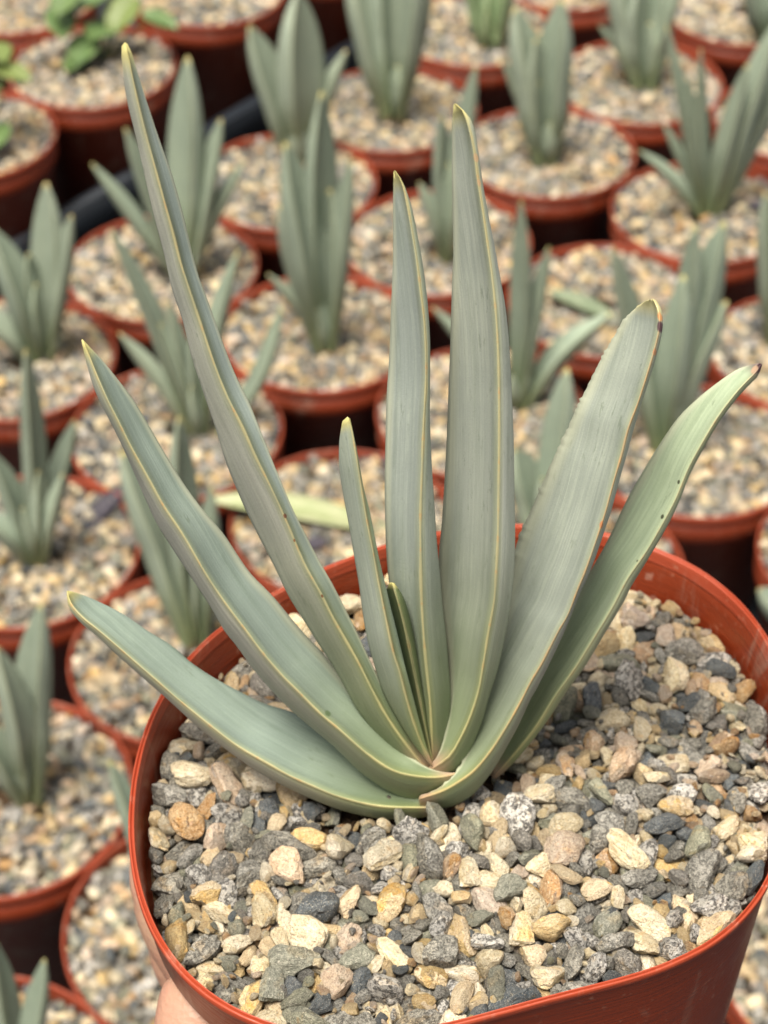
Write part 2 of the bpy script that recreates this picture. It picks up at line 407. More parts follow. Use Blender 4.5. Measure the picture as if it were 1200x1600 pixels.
# how the stones came to rest: shape, half size, x, y, z (in 0.01 mm), quaternion in hundredths
REST_TEXT = (
'14,425,-6335,-1411,789,10,-55,-80,23;14,424,1077,-1183,649,44,-49,74,8;14,435,-1225,2692,1000,13,97,21,1;14,414,2082,-2231,811,13,-93,-23,26;14,415,5449,4050,534,38,-15,-21,-89;3,400,3421,-2274,854,3,93,-36,-11;1,420,-4760,10,548,4,-7,-85,-53;0,428,-3520,-4379,548,34,-9,-37,86;3,423,-1247,-6443,304,5,-28,89,34;3,435,-3662,3496,650,77,1,28,57;14,407,-6348,45,693,98,-17,-2,-9;3,399,-5524,-212,639,39,-24,-89,-1;9,439,-6197,1379,485,95,-23,-1,-23;1,430,-3917,-4929,452,19,7,98,3;14,377,-2050,3921,867,2,7,98,-17;14,415,3575,278,716,68,-45,-27,51;3,430,-1114,1420,520,16,-9,-6,98;1,399,-2418,3314,719,9,98,-1,-15;3,380,5060,-2716,639,90,0,-24,36;10,432,3960,3025,651,6,68,-73,-1;1,424,-2582,677,629,10,1,92,-37;14,423,-1010,4188,664,63,-17,75,10;3,362,3764,-4071,607,5,-29,-90,-31;0,440,791,-6147,659,79,53,6,31;6,434,1335,2868,596,43,5,-40,81;14,430,-898,-2221,506,88,-1,48,-5;14,429,-3363,-3635,561,63,-51,13,57;1,430,5120,3206,589,40,-62,-39,55;13,439,2276,4857,578,55,-76,36,1;14,376,1643,-4223,751,24,-7,-81,-53;9,413,-4194,956,610,17,21,69,67;8,382,2953,3741,494,16,96,24,-5;14,433,1111,5302,467,5,60,77,-24;6,436,-4332,1672,617,63,-69,-34,4;6,416,-1795,-3470,534,83,-28,-46,13;6,407,-3992,-2470,525,14,23,84,47;10,431,2198,-5828,594,91,-35,20,5;3,388,-2904,5477,640,94,10,-31,-13;9,381,820,5973,613,93,-20,-5,32;11,425,6031,1114,494,58,69,-12,42;11,391,-4102,4656,678,3,5,49,-87;2,429,-5829,-4564,243,72,-58,-35,13;3,371,-1956,-2329,769,12,50,-85,10;1,374,3510,4371,482,19,88,43,-1;2,428,133,2008,592,16,18,-94,-26;7,435,-655,-4895,696,45,-77,-19,41;14,381,54,-1639,691,40,-46,-43,67;6,394,-3297,-1257,695,1,92,-19,-35;1,384,4291,5108,689,24,-33,11,-91;13,408,-5468,-2604,530,39,-37,64,-55;10,416,-5116,1186,720,52,23,31,76;8,424,5050,-2021,736,6,-66,69,-29;7,439,1539,6452,618,69,-50,-53,-1;11,423,834,2106,594,73,-48,22,43;1,422,-2931,-2016,633,70,-24,41,54;0,373,-3975,-313,489,14,-51,-83,-18;5,430,5170,-4288,734,31,-5,48,-82;14,396,-1902,-5548,409,56,7,60,56;9,395,-3509,-6320,467,84,47,-27,-6;12,427,3141,5779,357,11,96,23,-8;9,415,2162,5491,551,49,-81,-23,22;0,411,-5203,-5334,166,4,48,-87,-6;0,438,-635,4849,750,30,-27,-11,-90;1,374,-4780,4087,648,20,90,15,-34;9,406,-4002,-1923,497,85,51,-7,-10;3,385,697,2771,628,47,-52,71,6;13,424,3393,5224,314,5,-2,-96,-28;3,362,-6335,-4290,434,66,33,-24,-63;3,422,-1524,4429,629,61,-40,-31,61;0,360,-518,-6434,400,5,-68,70,19;8,436,-2542,1305,475,13,73,47,48;15,429,6792,1771,268,80,5,-33,50;7,426,4912,1773,503,55,-8,25,79;15,439,-5037,-1640,359,45,-13,-85,-23;7,413,-2930,-5333,420,53,67,47,23;7,435,1578,4193,687,57,45,-61,32;1,372,2863,-4042,485,18,41,-76,-47;4,413,-2260,-550,622,21,82,30,45;14,333,2143,-1532,730,42,-90,-8,9;3,382,-3454,-2333,284,96,-12,-18,-16;12,431,994,-4327,646,10,71,-69,-6;11,391,4677,-891,691,42,68,-56,20;10,427,-273,-4280,505,23,74,-63,1;0,426,-6870,-569,569,53,-79,10,-31;2,406,-977,-532,790,72,56,-33,-23;11,384,-6617,-2801,204,93,-18,1,32;9,397,2396,2167,507,61,39,-36,58;3,377,2216,-551,486,97,-8,-2,-22;11,363,-1318,-1633,730,72,46,-26,45;9,362,-1452,6098,754,82,50,-15,-25;6,439,3817,3657,490,49,-85,1,-20;6,389,-5002,-2705,384,91,-11,-25,32;13,430,-3255,384,638,9,2,-39,-91;7,435,3036,6326,382,79,11,-55,24;11,408,-2857,-6493,216,71,8,11,-69;0,353,5618,-3174,638,13,93,32,14;15,423,3081,-4523,561,3,-19,83,-53;12,391,-4273,-5601,522,10,73,-65,-18;3,359,4388,-1379,639,22,2,-45,-86;8,368,3854,6140,204,29,67,-67,-10;8,345,-5458,-1093,538,19,-95,3,25;10,412,1061,56,492,19,-44,-81,34;7,426,938,4108,627,0,40,-63,66;14,323,3498,1761,525,21,8,51,-83;1,343,1639,-672,781,59,80,-11,7;3,338,-334,5551,852,27,0,-78,56;2,400,5082,4691,456,26,64,73,-4;10,422,-691,-3638,449,31,-40,-86,4;0,372,4876,488,486,5,-6,-10,99;0,409,3085,2495,607,37,49,-62,-48;13,410,-4582,3104,464,38,-17,-1,91;7,425,6325,-1950,652,21,-41,-88,8;5,435,-811,877,418,48,-30,-68,-46;9,360,-4365,-6236,182,99,-3,-14,-8;7,361,4125,-591,640,5,0,-13,-99;7,396,3200,-1338,564,91,33,-3,-25;10,406,1862,3088,649,12,-73,43,-53;2,359,1564,5809,596,78,23,-'
'14,-56;4,370,-2499,-4810,490,34,8,-22,-91;14,332,-2323,-6884,249,3,-99,-6,-16;11,367,-926,-5263,475,41,63,-65,10;0,426,1716,-3220,523,53,-43,-42,59;13,342,5710,2045,618,69,67,14,24;11,390,-3717,-6737,236,67,-29,21,-65;15,408,2406,-5201,527,87,-10,-48,9;5,420,527,6585,454,2,58,-70,-43;0,348,1338,-3619,576,42,30,-33,79;9,387,6121,4717,220,42,13,37,82;13,337,-5806,-3249,524,5,91,40,5;0,348,-2391,-6475,522,3,31,-95,1;14,367,-5696,-1708,472,23,-55,28,75;2,354,5080,-3681,707,90,-41,-16,0;10,349,-401,6705,581,95,25,-12,16;10,386,407,-3520,553,22,1,-3,97;9,376,-2460,5184,594,70,-20,13,-67;12,417,-3214,2163,615,77,-48,-32,27;2,431,6189,4017,279,1,39,-91,17;4,343,810,-3282,774,10,33,-94,1;12,347,-2712,-3459,519,43,1,26,-86;3,304,-4877,2834,566,69,58,-14,-40;0,322,2596,-3301,783,98,-12,-15,8;13,412,3184,-4973,466,48,-58,-21,62;11,374,463,4989,584,12,-28,95,-10;0,350,6238,2926,354,80,-27,1,-53;13,384,4502,4256,215,68,-51,-44,29;8,404,3977,4470,272,34,-47,78,22;9,410,3734,-4939,206,59,-24,-5,77;13,349,6693,-364,444,46,-75,-43,20;15,368,-2850,108,731,6,41,-15,90;0,377,-250,3416,708,6,-12,-81,57;8,428,1679,3621,330,7,8,-75,65;12,357,-80,-2910,770,9,75,-63,-16;9,338,-289,-5833,492,76,-16,5,63;1,343,4175,-4645,507,43,72,-51,21;5,425,2108,-5004,576,49,41,-48,-60;9,310,-5879,-3786,338,29,-16,-26,91;7,344,-937,6571,711,4,-4,-55,83;2,379,3634,-848,504,32,29,-13,89;14,374,2233,2667,369,6,-86,-15,48;11,371,-2203,-1797,493,55,-62,-4,56;1,320,-757,-1310,746,53,65,-4,-54;1,293,-4523,-3707,522,80,27,7,-52;12,375,-1675,-4743,418,18,93,-19,-25;3,405,312,1204,308,26,26,10,92;11,325,-4687,-2147,617,15,-48,86,-9;1,397,-1186,-888,475,74,-14,30,59;4,418,586,3641,540,23,-22,-84,44;11,406,-3371,-290,499,35,70,35,-52;6,369,-4636,-5729,263,56,-56,-56,24;15,372,-2600,-4281,413,64,-4,29,-71;3,270,6312,3613,420,83,50,4,-24;11,331,2218,4123,549,20,24,2,95;1,357,6003,1843,328,59,-44,3,67;14,319,-1279,685,391,59,46,37,-55;14,294,6145,-2381,807,22,98,-3,-5;1,349,280,-4963,505,53,21,82,-1;11,362,-5664,1561,529,36,-57,-18,-72;4,419,2469,-3805,345,53,42,26,69;8,324,769,733,511,46,-65,61,-3;2,387,2419,6350,252,86,29,-23,36;0,418,-6545,1198,261,52,-26,-20,-78;1,313,1484,-5346,578,33,-14,-24,-90;7,434,3722,1097,364,12,-82,-51,-22;10,375,-771,5408,619,43,7,-90,-5;15,418,-4472,-3236,352,29,-31,-78,45;7,327,-2992,1773,590,57,29,-13,76;6,410,4773,-498,467,94,-22,-27,-2;11,328,-1701,5674,743,22,32,90,-18;0,315,125,-6583,244,10,-11,75,-65;2,425,-5420,3471,260,41,20,-38,-81;5,369,3691,-2873,646,19,0,-15,-97;4,311,6175,-586,524,3,-65,76,3;13,317,6768,2892,439,26,-57,72,28;11,358,2879,-1904,750,14,-14,65,-74;7,373,3009,-2346,543,18,-60,77,-13;11,322,2053,6489,541,66,-6,62,-43;5,384,2280,553,512,20,72,-66,6;12,341,2986,-442,677,7,-41,-91,4;8,377,-1803,2165,502,33,-78,53,3;15,349,-4826,1775,548,15,29,-25,91;6,409,3341,3303,234,30,-3,1,-95;6,348,-3621,-1686,472,39,91,11,-9;11,310,2331,3203,658,18,7,2,-98;14,265,4135,1492,581,52,1,-28,81;14,279,-2465,-2953,518,4,2,44,-90;10,338,-692,-4171,692,56,52,43,48;11,334,-2667,-1190,400,41,0,-15,-90;11,315,-1611,-449,603,80,-30,16,49;0,391,3930,5280,413,66,-38,40,-51;10,413,-758,2786,638,70,-39,-27,53;1,298,-333,-1037,614,17,-62,54,55;10,390,-1386,5424,569,16,-89,-19,-38;1,380,2300,6907,250,48,86,-12,13;1,359,5102,916,269,27,-9,-12,95;9,396,3558,-4383,353,52,-6,41,75;2,351,6424,2251,331,5,-1,100,-1;12,351,210,-4561,632,15,12,97,-12;9,392,979,6593,413,50,0,76,-41;9,317,-5414,-3602,351,79,55,-25,-10;1,265,2825,-5560,649,7,59,71,38;8,408,4641,-3713,326,59,-55,43,-41;9,304,6143,-2874,627,61,-65,-44,14;11,365,-2410,-81,577,4,37,-44,-82;13,421,2773,4914,256,82,-31,11,-47;8,341,-1848,863,524,48,13,15,85;3,303,1247,1052,466,98,-16,-12,-6;4,317,-990,-6851,386,56,82,12,-1;6,329,1194,-4774,525,80,-7,-18,-57;1,312,-6837,398,407,25,67,-55,-43;3,318,-66,4873,555,85,-29,-41,-17;11,315,-419,-2523,602,48,-60,-23,59;11,291,-1917,1881,748,27,-12,95,12;0,339,-5443,-3198,314,15,-85,-42,-29;7,314,54,-6310,474,41,18,-43,-79;8,323,-6726,-3328,315,73,-3,-34,-59;14,384,-1330'
',2522,536,67,11,21,70;15,344,5554,430,388,3,93,6,36;3,401,-70,5763,495,42,-89,15,14;2,316,-5040,-4404,325,23,1,-49,-84;11,338,-2457,-5309,272,38,-3,89,24;2,339,445,1600,502,17,59,-32,72;12,401,-3083,-875,572,15,-14,-7,98;1,282,5702,-1498,616,6,37,-29,-88;5,405,5363,5086,161,15,-95,23,-16;1,336,-4544,-816,374,70,32,-64,-10;15,418,-5887,2413,301,67,6,-68,30;5,345,412,5489,564,8,9,-75,-65;1,430,612,-5852,280,14,89,43,-2;1,408,-287,4384,441,51,69,-43,27;12,334,-205,-5237,499,69,-72,-1,-12;4,427,-6332,2044,212,21,40,-70,-55;9,278,2036,-2890,806,23,-4,0,97;3,287,-1846,287,445,24,-68,-60,-34;11,276,3003,1074,619,22,-92,-33,5;11,418,4356,-2393,282,55,-4,-13,-82;1,346,5658,3154,304,79,4,-34,-51;1,324,388,-3010,609,4,-9,-99,3;0,339,-6972,-1768,578,56,9,37,73;9,282,-1584,-6872,373,9,-25,31,-91;9,276,453,-5549,598,65,-17,-15,72;8,347,-5907,-2613,323,12,93,20,-28;9,289,5691,109,493,73,-60,6,31;0,277,-3121,3206,687,9,54,-83,-11;1,382,-5485,874,268,80,-57,-17,8;2,350,5574,5425,158,84,-20,-10,-49;5,390,4478,6278,178,57,82,-5,-9;8,374,-1387,-2159,385,30,-60,-43,60;10,291,1535,-2597,736,20,2,47,-86;15,336,-3230,5097,527,80,-50,-27,-18;8,329,658,-1615,523,43,63,48,43;2,302,1556,1444,488,81,-56,-18,-2;8,284,-3093,3839,546,1,41,91,-1;15,437,-134,-2015,304,41,-9,-85,-32;6,342,1131,-1977,744,9,-69,-6,-71;10,299,-5627,2869,518,63,-52,-51,28;2,435,-540,-1660,381,28,-65,71,-7;2,326,-3716,2157,361,94,-2,-11,33;7,394,-6229,-389,337,47,79,39,-4;3,255,-6224,-2107,438,27,27,-25,-89;10,351,529,-2445,524,74,48,-38,-26;0,338,-3744,-5900,399,69,-61,-37,-16;10,352,-4932,2274,517,7,-99,-10,7;11,317,525,-1089,516,32,-42,73,43;10,397,-3333,-5909,297,21,28,85,-38;6,343,2521,-2383,538,80,-16,11,57;0,274,6676,976,312,2,-53,-85,-4;1,308,-6401,-3706,255,48,-43,77,1;2,425,1936,1759,228,6,-15,-97,-16;5,357,-1981,4744,535,16,-83,-33,-41;12,300,4385,-4976,300,37,-71,-55,-25;15,325,2195,-4490,459,47,10,-59,65;2,384,-6532,-1925,212,83,-49,-26,7;6,409,-2542,3926,474,17,-46,13,-86;10,302,-5794,-5261,168,93,25,8,24;0,405,3789,-2362,422,29,80,11,51;4,287,5388,2419,498,10,20,12,-97;1,252,123,3611,825,40,-91,1,10;11,269,2652,4123,635,73,4,14,67;9,272,-4152,343,752,55,-24,75,-27;8,249,1293,651,612,17,84,50,8;13,377,-5384,367,454,23,80,46,-30;9,326,-4230,3747,466,63,-17,23,-72;15,338,4963,5172,494,75,-47,-5,47;7,430,3002,1411,295,27,24,-83,-43;13,316,-2586,2099,534,52,47,-68,22;5,397,-4030,-3922,350,61,-15,-58,51;8,338,-982,3373,603,38,-88,24,12;15,318,-4586,-4908,358,20,67,-72,4;0,269,5637,-382,426,3,-52,-85,5;12,369,-1944,-6411,166,23,-69,66,-19;6,324,773,-2090,694,25,64,-42,59;6,277,-55,938,653,38,13,-86,30;2,274,145,-3933,675,11,-18,86,-46;2,267,-5848,859,515,8,-36,53,76;0,265,5291,5725,385,33,-87,35,-10;7,300,-2235,1626,625,88,-32,28,-22;14,336,-3141,4796,317,39,87,-9,-27;9,357,5644,1193,172,66,-1,20,-72;13,299,-4959,592,518,38,-75,40,-36;12,319,-5954,-894,540,16,-58,79,10;3,274,4478,2980,443,45,-80,22,-33;0,316,-864,2042,510,75,-52,-10,-41;4,295,3641,-1343,575,27,55,-58,-55;5,352,-5562,-4878,142,8,9,-98,15;14,218,3725,2505,597,13,-68,-72,12;0,360,271,3289,492,41,-89,4,-18;14,225,-4355,-1251,475,23,-31,91,14;1,266,-1101,-5941,507,38,-18,52,75;14,267,-4485,-2631,403,80,-29,51,-14;13,408,-2335,2768,448,16,28,-46,83;8,248,-4136,-4316,447,23,-40,-88,-9;3,254,4286,-102,775,27,92,-25,14;0,261,1040,1349,556,52,-79,-33,1;5,373,4274,-4020,631,63,-28,-51,-51;10,268,3107,-3491,734,64,-44,-62,12;3,333,16,-1142,376,71,40,7,57;13,272,3547,-321,628,22,50,-50,-67;10,342,-3195,-2786,166,88,29,24,29;14,378,-318,2449,398,35,-41,84,4;6,280,704,-3980,715,80,9,20,56;14,369,1822,6245,240,92,-7,-24,-29;14,244,-652,2259,677,84,-40,37,-1;11,279,249,2933,658,75,-45,48,-3;2,313,4397,5931,176,51,-79,21,-26;1,340,233,6827,303,32,-9,-82,-46;5,313,2409,1724,424,0,-26,91,-33;11,271,4634,-4640,419,75,19,-44,46;14,236,3962,-3089,539,96,-16,-22,6;11,258,4537,-2854,603,95,-19,22,13;7,262,-1389,1000,678,86,49,8,14;6,261,2742,676,473,38,-17,37,-83;7,305,4246,2463,284,80,46,8,-37;10,395,-4982,4045,298,30,-89,0,33;1,43'
'7,4782,121,290,3,0,-21,-98;7,267,6850,1321,315,13,-6,-39,-91;10,271,722,4551,585,30,91,11,26;10,382,6037,-1650,367,4,58,-81,-10;15,350,150,-2325,562,72,-41,-9,-55;8,371,800,-5193,297,94,-17,30,-3;0,375,-3721,2700,232,53,-8,-43,72;6,390,4713,5462,256,9,-67,74,2;4,336,-3770,-5497,312,24,-89,20,33;5,388,6118,253,212,63,14,-31,-70;8,267,1915,194,499,24,-97,4,-9;8,255,6935,640,199,9,84,5,-53;6,262,421,724,416,63,43,-37,53;8,273,-5610,1988,574,85,29,-44,1;7,407,-3859,147,250,89,1,43,-14;13,284,1080,4751,802,56,-61,-14,54;14,230,1623,-6036,565,93,-35,5,-4;11,415,-4173,2314,237,70,-36,-20,59;12,385,1909,-5774,233,10,91,-4,-40;13,241,4847,2603,563,28,61,52,52;3,290,-6986,-2024,334,68,38,-57,-26;7,332,-3582,4371,505,45,-71,55,2;3,422,-189,6402,251,56,-27,-33,71;7,260,6409,-858,322,5,33,-17,93;3,389,863,1581,229,63,45,49,41;14,248,4661,2275,385,3,9,-93,36;8,294,4471,-3005,363,18,36,-91,-1;12,392,-4570,-271,161,1,-6,100,6;13,266,3216,4707,382,19,-36,71,-58;3,265,6211,3379,146,9,-1,11,-99;8,230,-2324,-5749,321,93,9,5,36;4,253,-245,2768,767,21,-97,-5,-8;2,262,-2142,5437,739,65,-59,2,-49;10,396,1594,826,253,32,91,1,28;14,210,-497,967,704,50,-62,-50,34;5,319,1310,-2395,717,12,-25,32,-91;5,290,1942,-305,709,23,-92,-30,-13;1,293,5876,-1098,414,69,44,-47,-33;14,316,-862,-3079,436,78,53,-28,19;9,252,-2277,-3483,461,32,-28,-23,88;10,406,5186,-3984,432,7,-99,11,2;9,255,2148,1322,405,80,51,-31,-10;14,219,4722,1067,600,93,-33,7,12;2,331,4106,148,409,45,27,-2,85;6,289,1031,3600,685,81,-45,25,29;13,245,83,6462,567,78,19,6,-59;14,233,-2807,-549,568,21,93,-26,-14;12,249,4532,4617,485,8,-15,21,-96;14,215,2001,-3720,678,10,-93,9,35;1,231,5599,-3641,582,22,88,21,36;10,253,-260,-3483,742,53,83,18,0;3,246,194,4603,540,27,-12,49,82;6,290,5320,1234,315,43,-37,54,62;6,289,-1208,-3741,459,7,-74,-65,16;3,278,-1966,6194,480,5,15,-52,-84;7,248,-589,-3243,758,61,78,-1,-16;4,276,-4351,-4494,324,6,91,-37,-20;4,374,-4136,-5770,185,20,-71,64,-19;14,198,-2949,-292,711,25,-93,12,25;3,226,-3039,-6925,180,38,19,-12,90;8,394,5743,2427,220,10,-78,54,30;4,272,-4484,2072,570,78,57,-10,24;13,263,-1908,1223,691,11,-62,-65,42;3,274,-3920,-1147,332,46,-30,56,62;14,216,-2572,2574,750,92,-32,17,13;7,301,3144,-3028,662,27,8,-73,63;6,232,3010,1889,702,28,5,-75,60;6,237,5435,1726,375,13,86,-46,-17;4,277,-1629,3446,630,22,-95,14,20;12,268,-5005,-1223,560,14,-70,70,1;8,242,-4781,-1202,367,15,77,-57,-25;6,257,1556,476,529,47,86,1,21;0,261,-5108,-4060,382,75,26,-58,21;9,237,-1482,211,401,19,49,-65,-55;7,281,-259,5222,573,47,-15,-33,-80;9,255,1089,-5203,483,16,-37,-91,-4;8,227,-5776,-2224,495,7,52,-82,-24;12,300,2777,5342,364,24,-78,21,53;3,197,-1167,-4852,674,10,-85,48,17;0,261,4397,2660,459,55,72,-41,-8;6,398,2573,3283,246,18,37,-91,5;6,361,-3756,-3321,302,63,-38,-46,-49;9,221,5426,-701,361,93,-16,6,-32;4,293,-2859,-2672,411,75,19,57,26;14,280,-5434,2288,422,58,-43,65,-22;14,210,-317,3082,725,51,-80,31,-6;9,274,-4799,-4572,224,7,85,49,-19;10,342,5039,-1101,262,59,-9,-73,-33;13,258,1101,1718,627,85,-41,31,-11;4,321,-1743,-884,408,17,-6,19,-96;1,245,-6777,-1419,622,81,-17,54,16;7,350,-6212,-3286,177,34,41,42,74;7,247,-3503,2885,599,36,-12,32,87;2,254,-3608,1660,447,4,-91,36,-22;9,279,-4781,1052,347,63,33,15,69;2,258,4937,4017,366,14,38,84,36;8,297,-1820,3604,487,10,-89,-44,-4;9,359,-3841,1041,323,41,86,-5,30;10,412,1385,4565,360,19,-84,40,31;4,415,-2822,-3188,218,72,69,-2,-8;4,352,2480,1332,166,8,62,-78,-6;10,404,-230,-2968,481,5,58,-75,30;10,299,2918,4357,422,3,93,-36,4;6,277,3307,6758,253,51,64,-30,50;6,277,3622,-3253,361,46,22,-54,67;11,394,5961,-2626,346,2,-58,51,64;7,254,-4030,3176,560,49,81,1,32;3,314,-2193,-2424,405,49,-22,23,-81;3,207,4505,-2316,644,24,10,-72,-64;1,432,2782,-1726,266,14,66,64,37;0,277,2837,2810,459,2,8,66,-75;2,255,-3403,-760,738,55,-9,26,79;0,235,-1282,-4426,683,40,-4,-17,-90;13,377,1920,4018,234,4,-95,3,31;15,361,-1247,2006,319,14,60,-60,-50;10,248,-430,2464,797,61,-64,-1,-47;6,373,2704,2470,345,68,21,-67,-21;10,337,6384,1499,167,12,90,-41,3;11,244,2897,-824,547,93,'
'-23,26,-13;6,288,1665,-6016,159,25,26,-69,-63;8,359,4063,-3349,225,35,-22,90,14;8,237,4422,871,536,46,83,-30,-2;10,249,1385,-276,671,45,-57,-65,-23;13,256,-1824,-2699,590,42,29,-68,-53;7,231,-1390,-2701,554,65,-10,39,-64;6,274,4736,-4267,588,3,66,-42,62;10,387,1695,6867,296,9,72,19,66;7,230,-6687,-2325,272,70,-70,-4,14;15,252,1998,2123,396,61,-17,-65,42;15,233,-2511,-2260,447,0,-5,-5,-100;6,327,-2023,-151,471,64,46,18,59;10,347,-5953,1935,305,4,-58,0,-81;12,278,-728,-1711,619,44,-10,87,-22;14,203,5465,2839,549,57,-42,64,-29;10,240,4624,-59,704,9,-53,-83,-15;13,244,6630,-1371,317,47,-67,34,-46;7,321,-110,952,251,67,-26,-27,-65;11,261,37,-5886,379,21,18,-39,88;13,221,-114,1260,734,13,-45,60,-65;6,409,-3631,-727,266,14,17,-91,35;13,322,1582,-4852,306,63,-58,47,21;12,259,-2996,-4848,447,86,-38,20,-29;5,279,390,2382,597,78,-62,0,-6;0,379,-3053,-4449,258,21,67,-62,-35;0,435,3330,3970,195,98,-13,-3,12;7,285,2333,-986,547,86,18,-45,-15;14,355,-5416,-2196,250,12,4,-14,-98;13,230,4380,-1778,533,69,-50,-46,-24;12,263,-2248,2350,501,87,27,36,-21;8,355,951,6921,230,26,-91,-30,-10;15,394,-402,1181,356,64,-49,-56,20;11,346,1899,-1229,454,78,-37,20,46;9,217,-3188,2638,647,30,80,48,21;12,284,6642,461,129,27,96,1,-2;11,307,-3311,-5478,282,53,29,62,51;4,309,1188,-6148,290,68,-64,-7,-34;12,416,-420,-5537,214,55,-42,31,-65;9,223,2447,996,390,2,-17,18,97;12,266,3979,-4942,415,6,-40,-11,-91;12,253,-3215,1168,487,8,21,-51,-83;8,275,3263,756,477,19,-67,30,-66;6,316,1336,2041,451,32,17,70,-62;1,213,-6233,851,491,63,-32,60,-36;4,345,2786,-994,322,6,32,-45,83;1,223,-7077,-1263,695,73,-19,-65,-3;1,224,-1940,-1466,687,30,77,37,-43;13,389,-6066,-1375,322,44,87,-12,16;11,248,-3596,-977,544,93,24,28,2;11,201,347,-466,588,84,3,-31,45;9,233,-6169,2416,530,54,7,32,77;6,243,-2598,4787,442,10,-26,70,66;2,274,3419,-5369,335,14,-78,14,-60;1,237,-3819,1431,329,7,-16,-94,-31;4,263,4389,334,635,11,-48,-60,63;0,260,3973,-1677,504,48,-50,17,-70;8,277,844,-5,157,14,4,-94,-31;1,340,2076,-2954,406,81,15,-31,-47;0,241,1580,4983,587,58,-53,-58,20;14,267,5626,-3675,239,59,53,-27,55;6,270,1746,1171,349,66,-51,-36,-42;6,250,-2031,2962,687,22,-26,-5,-94;6,402,4130,577,224,64,58,36,35;11,266,-198,-3677,521,66,42,-61,13;13,387,-5837,42,261,39,-42,-75,33;15,266,-1613,-6132,171,9,63,58,51;11,213,-2448,-3807,438,67,-1,22,71;8,181,46,2476,718,8,80,58,11;1,200,3180,-5440,560,45,74,-46,-20;7,229,-4854,-473,406,75,13,-16,-63;1,202,1049,-2758,651,93,13,2,35;8,221,-4284,4225,434,15,33,-78,-51;8,256,-4533,3616,481,15,-79,-45,39;0,256,-1506,-1312,606,35,-44,-81,15;1,234,3462,2497,350,80,20,-5,-57;6,371,1303,-2634,299,46,-65,7,-60;8,271,237,4362,371,47,28,-77,32;14,262,5428,-1157,283,61,-54,34,-48;9,384,1030,672,280,61,-63,28,-39;9,345,-6679,-296,317,12,67,52,52;11,239,5441,-2412,572,3,88,3,47;8,392,-4049,4925,330,84,45,14,27;11,361,2663,-5590,205,92,-38,10,-6;15,354,5073,3600,232,32,-94,8,7;6,212,-4227,3335,711,1,29,-19,94;11,235,3975,-1098,574,31,-9,35,88;2,423,-517,1812,227,9,15,-97,-15;3,251,5707,3698,177,37,-24,-57,69;6,307,608,-3993,404,30,23,-89,-27;0,299,919,-3584,507,11,-73,29,-61;1,428,-882,6410,218,12,90,40,13;14,260,-4974,-3427,226,80,51,21,23;14,189,-3561,-5290,471,68,47,-49,28;6,216,-2057,-4128,427,45,-7,25,85;10,318,-3621,5200,364,3,79,-13,-60;5,268,-5276,3044,531,59,40,-45,-55;2,254,6921,2533,166,69,26,51,45;3,356,5713,-71,141,69,10,6,72;6,434,-1683,-1789,274,37,24,-66,-61;1,347,-1427,6419,410,60,-58,-40,-38;6,278,-5894,3028,347,56,40,-63,-36;5,308,294,-2027,430,35,-42,82,17;8,237,1465,1730,533,50,69,-21,48;1,244,607,-4470,489,32,38,82,29;7,227,-967,2291,749,44,48,-54,54;7,210,1288,-6246,667,77,-18,-59,19;9,281,-1877,-618,434,79,-24,25,51;8,384,-1039,-5546,176,94,-25,2,-24;3,268,-3721,-2971,163,3,-99,13,9;14,177,1319,3372,668,86,46,-8,-18;11,405,1137,-3153,378,78,-45,40,17;0,180,-3497,4135,644,82,12,-36,43;13,203,-4672,-4172,396,51,-30,-67,44;4,268,4833,-1480,461,47,-13,27,83;12,270,-1813,-5102,365,8,-79,1,61;7,234,4042,4042,428,94,-34,3,6;1,211,4027,-5174,146,60,39,-49,-50;15,'
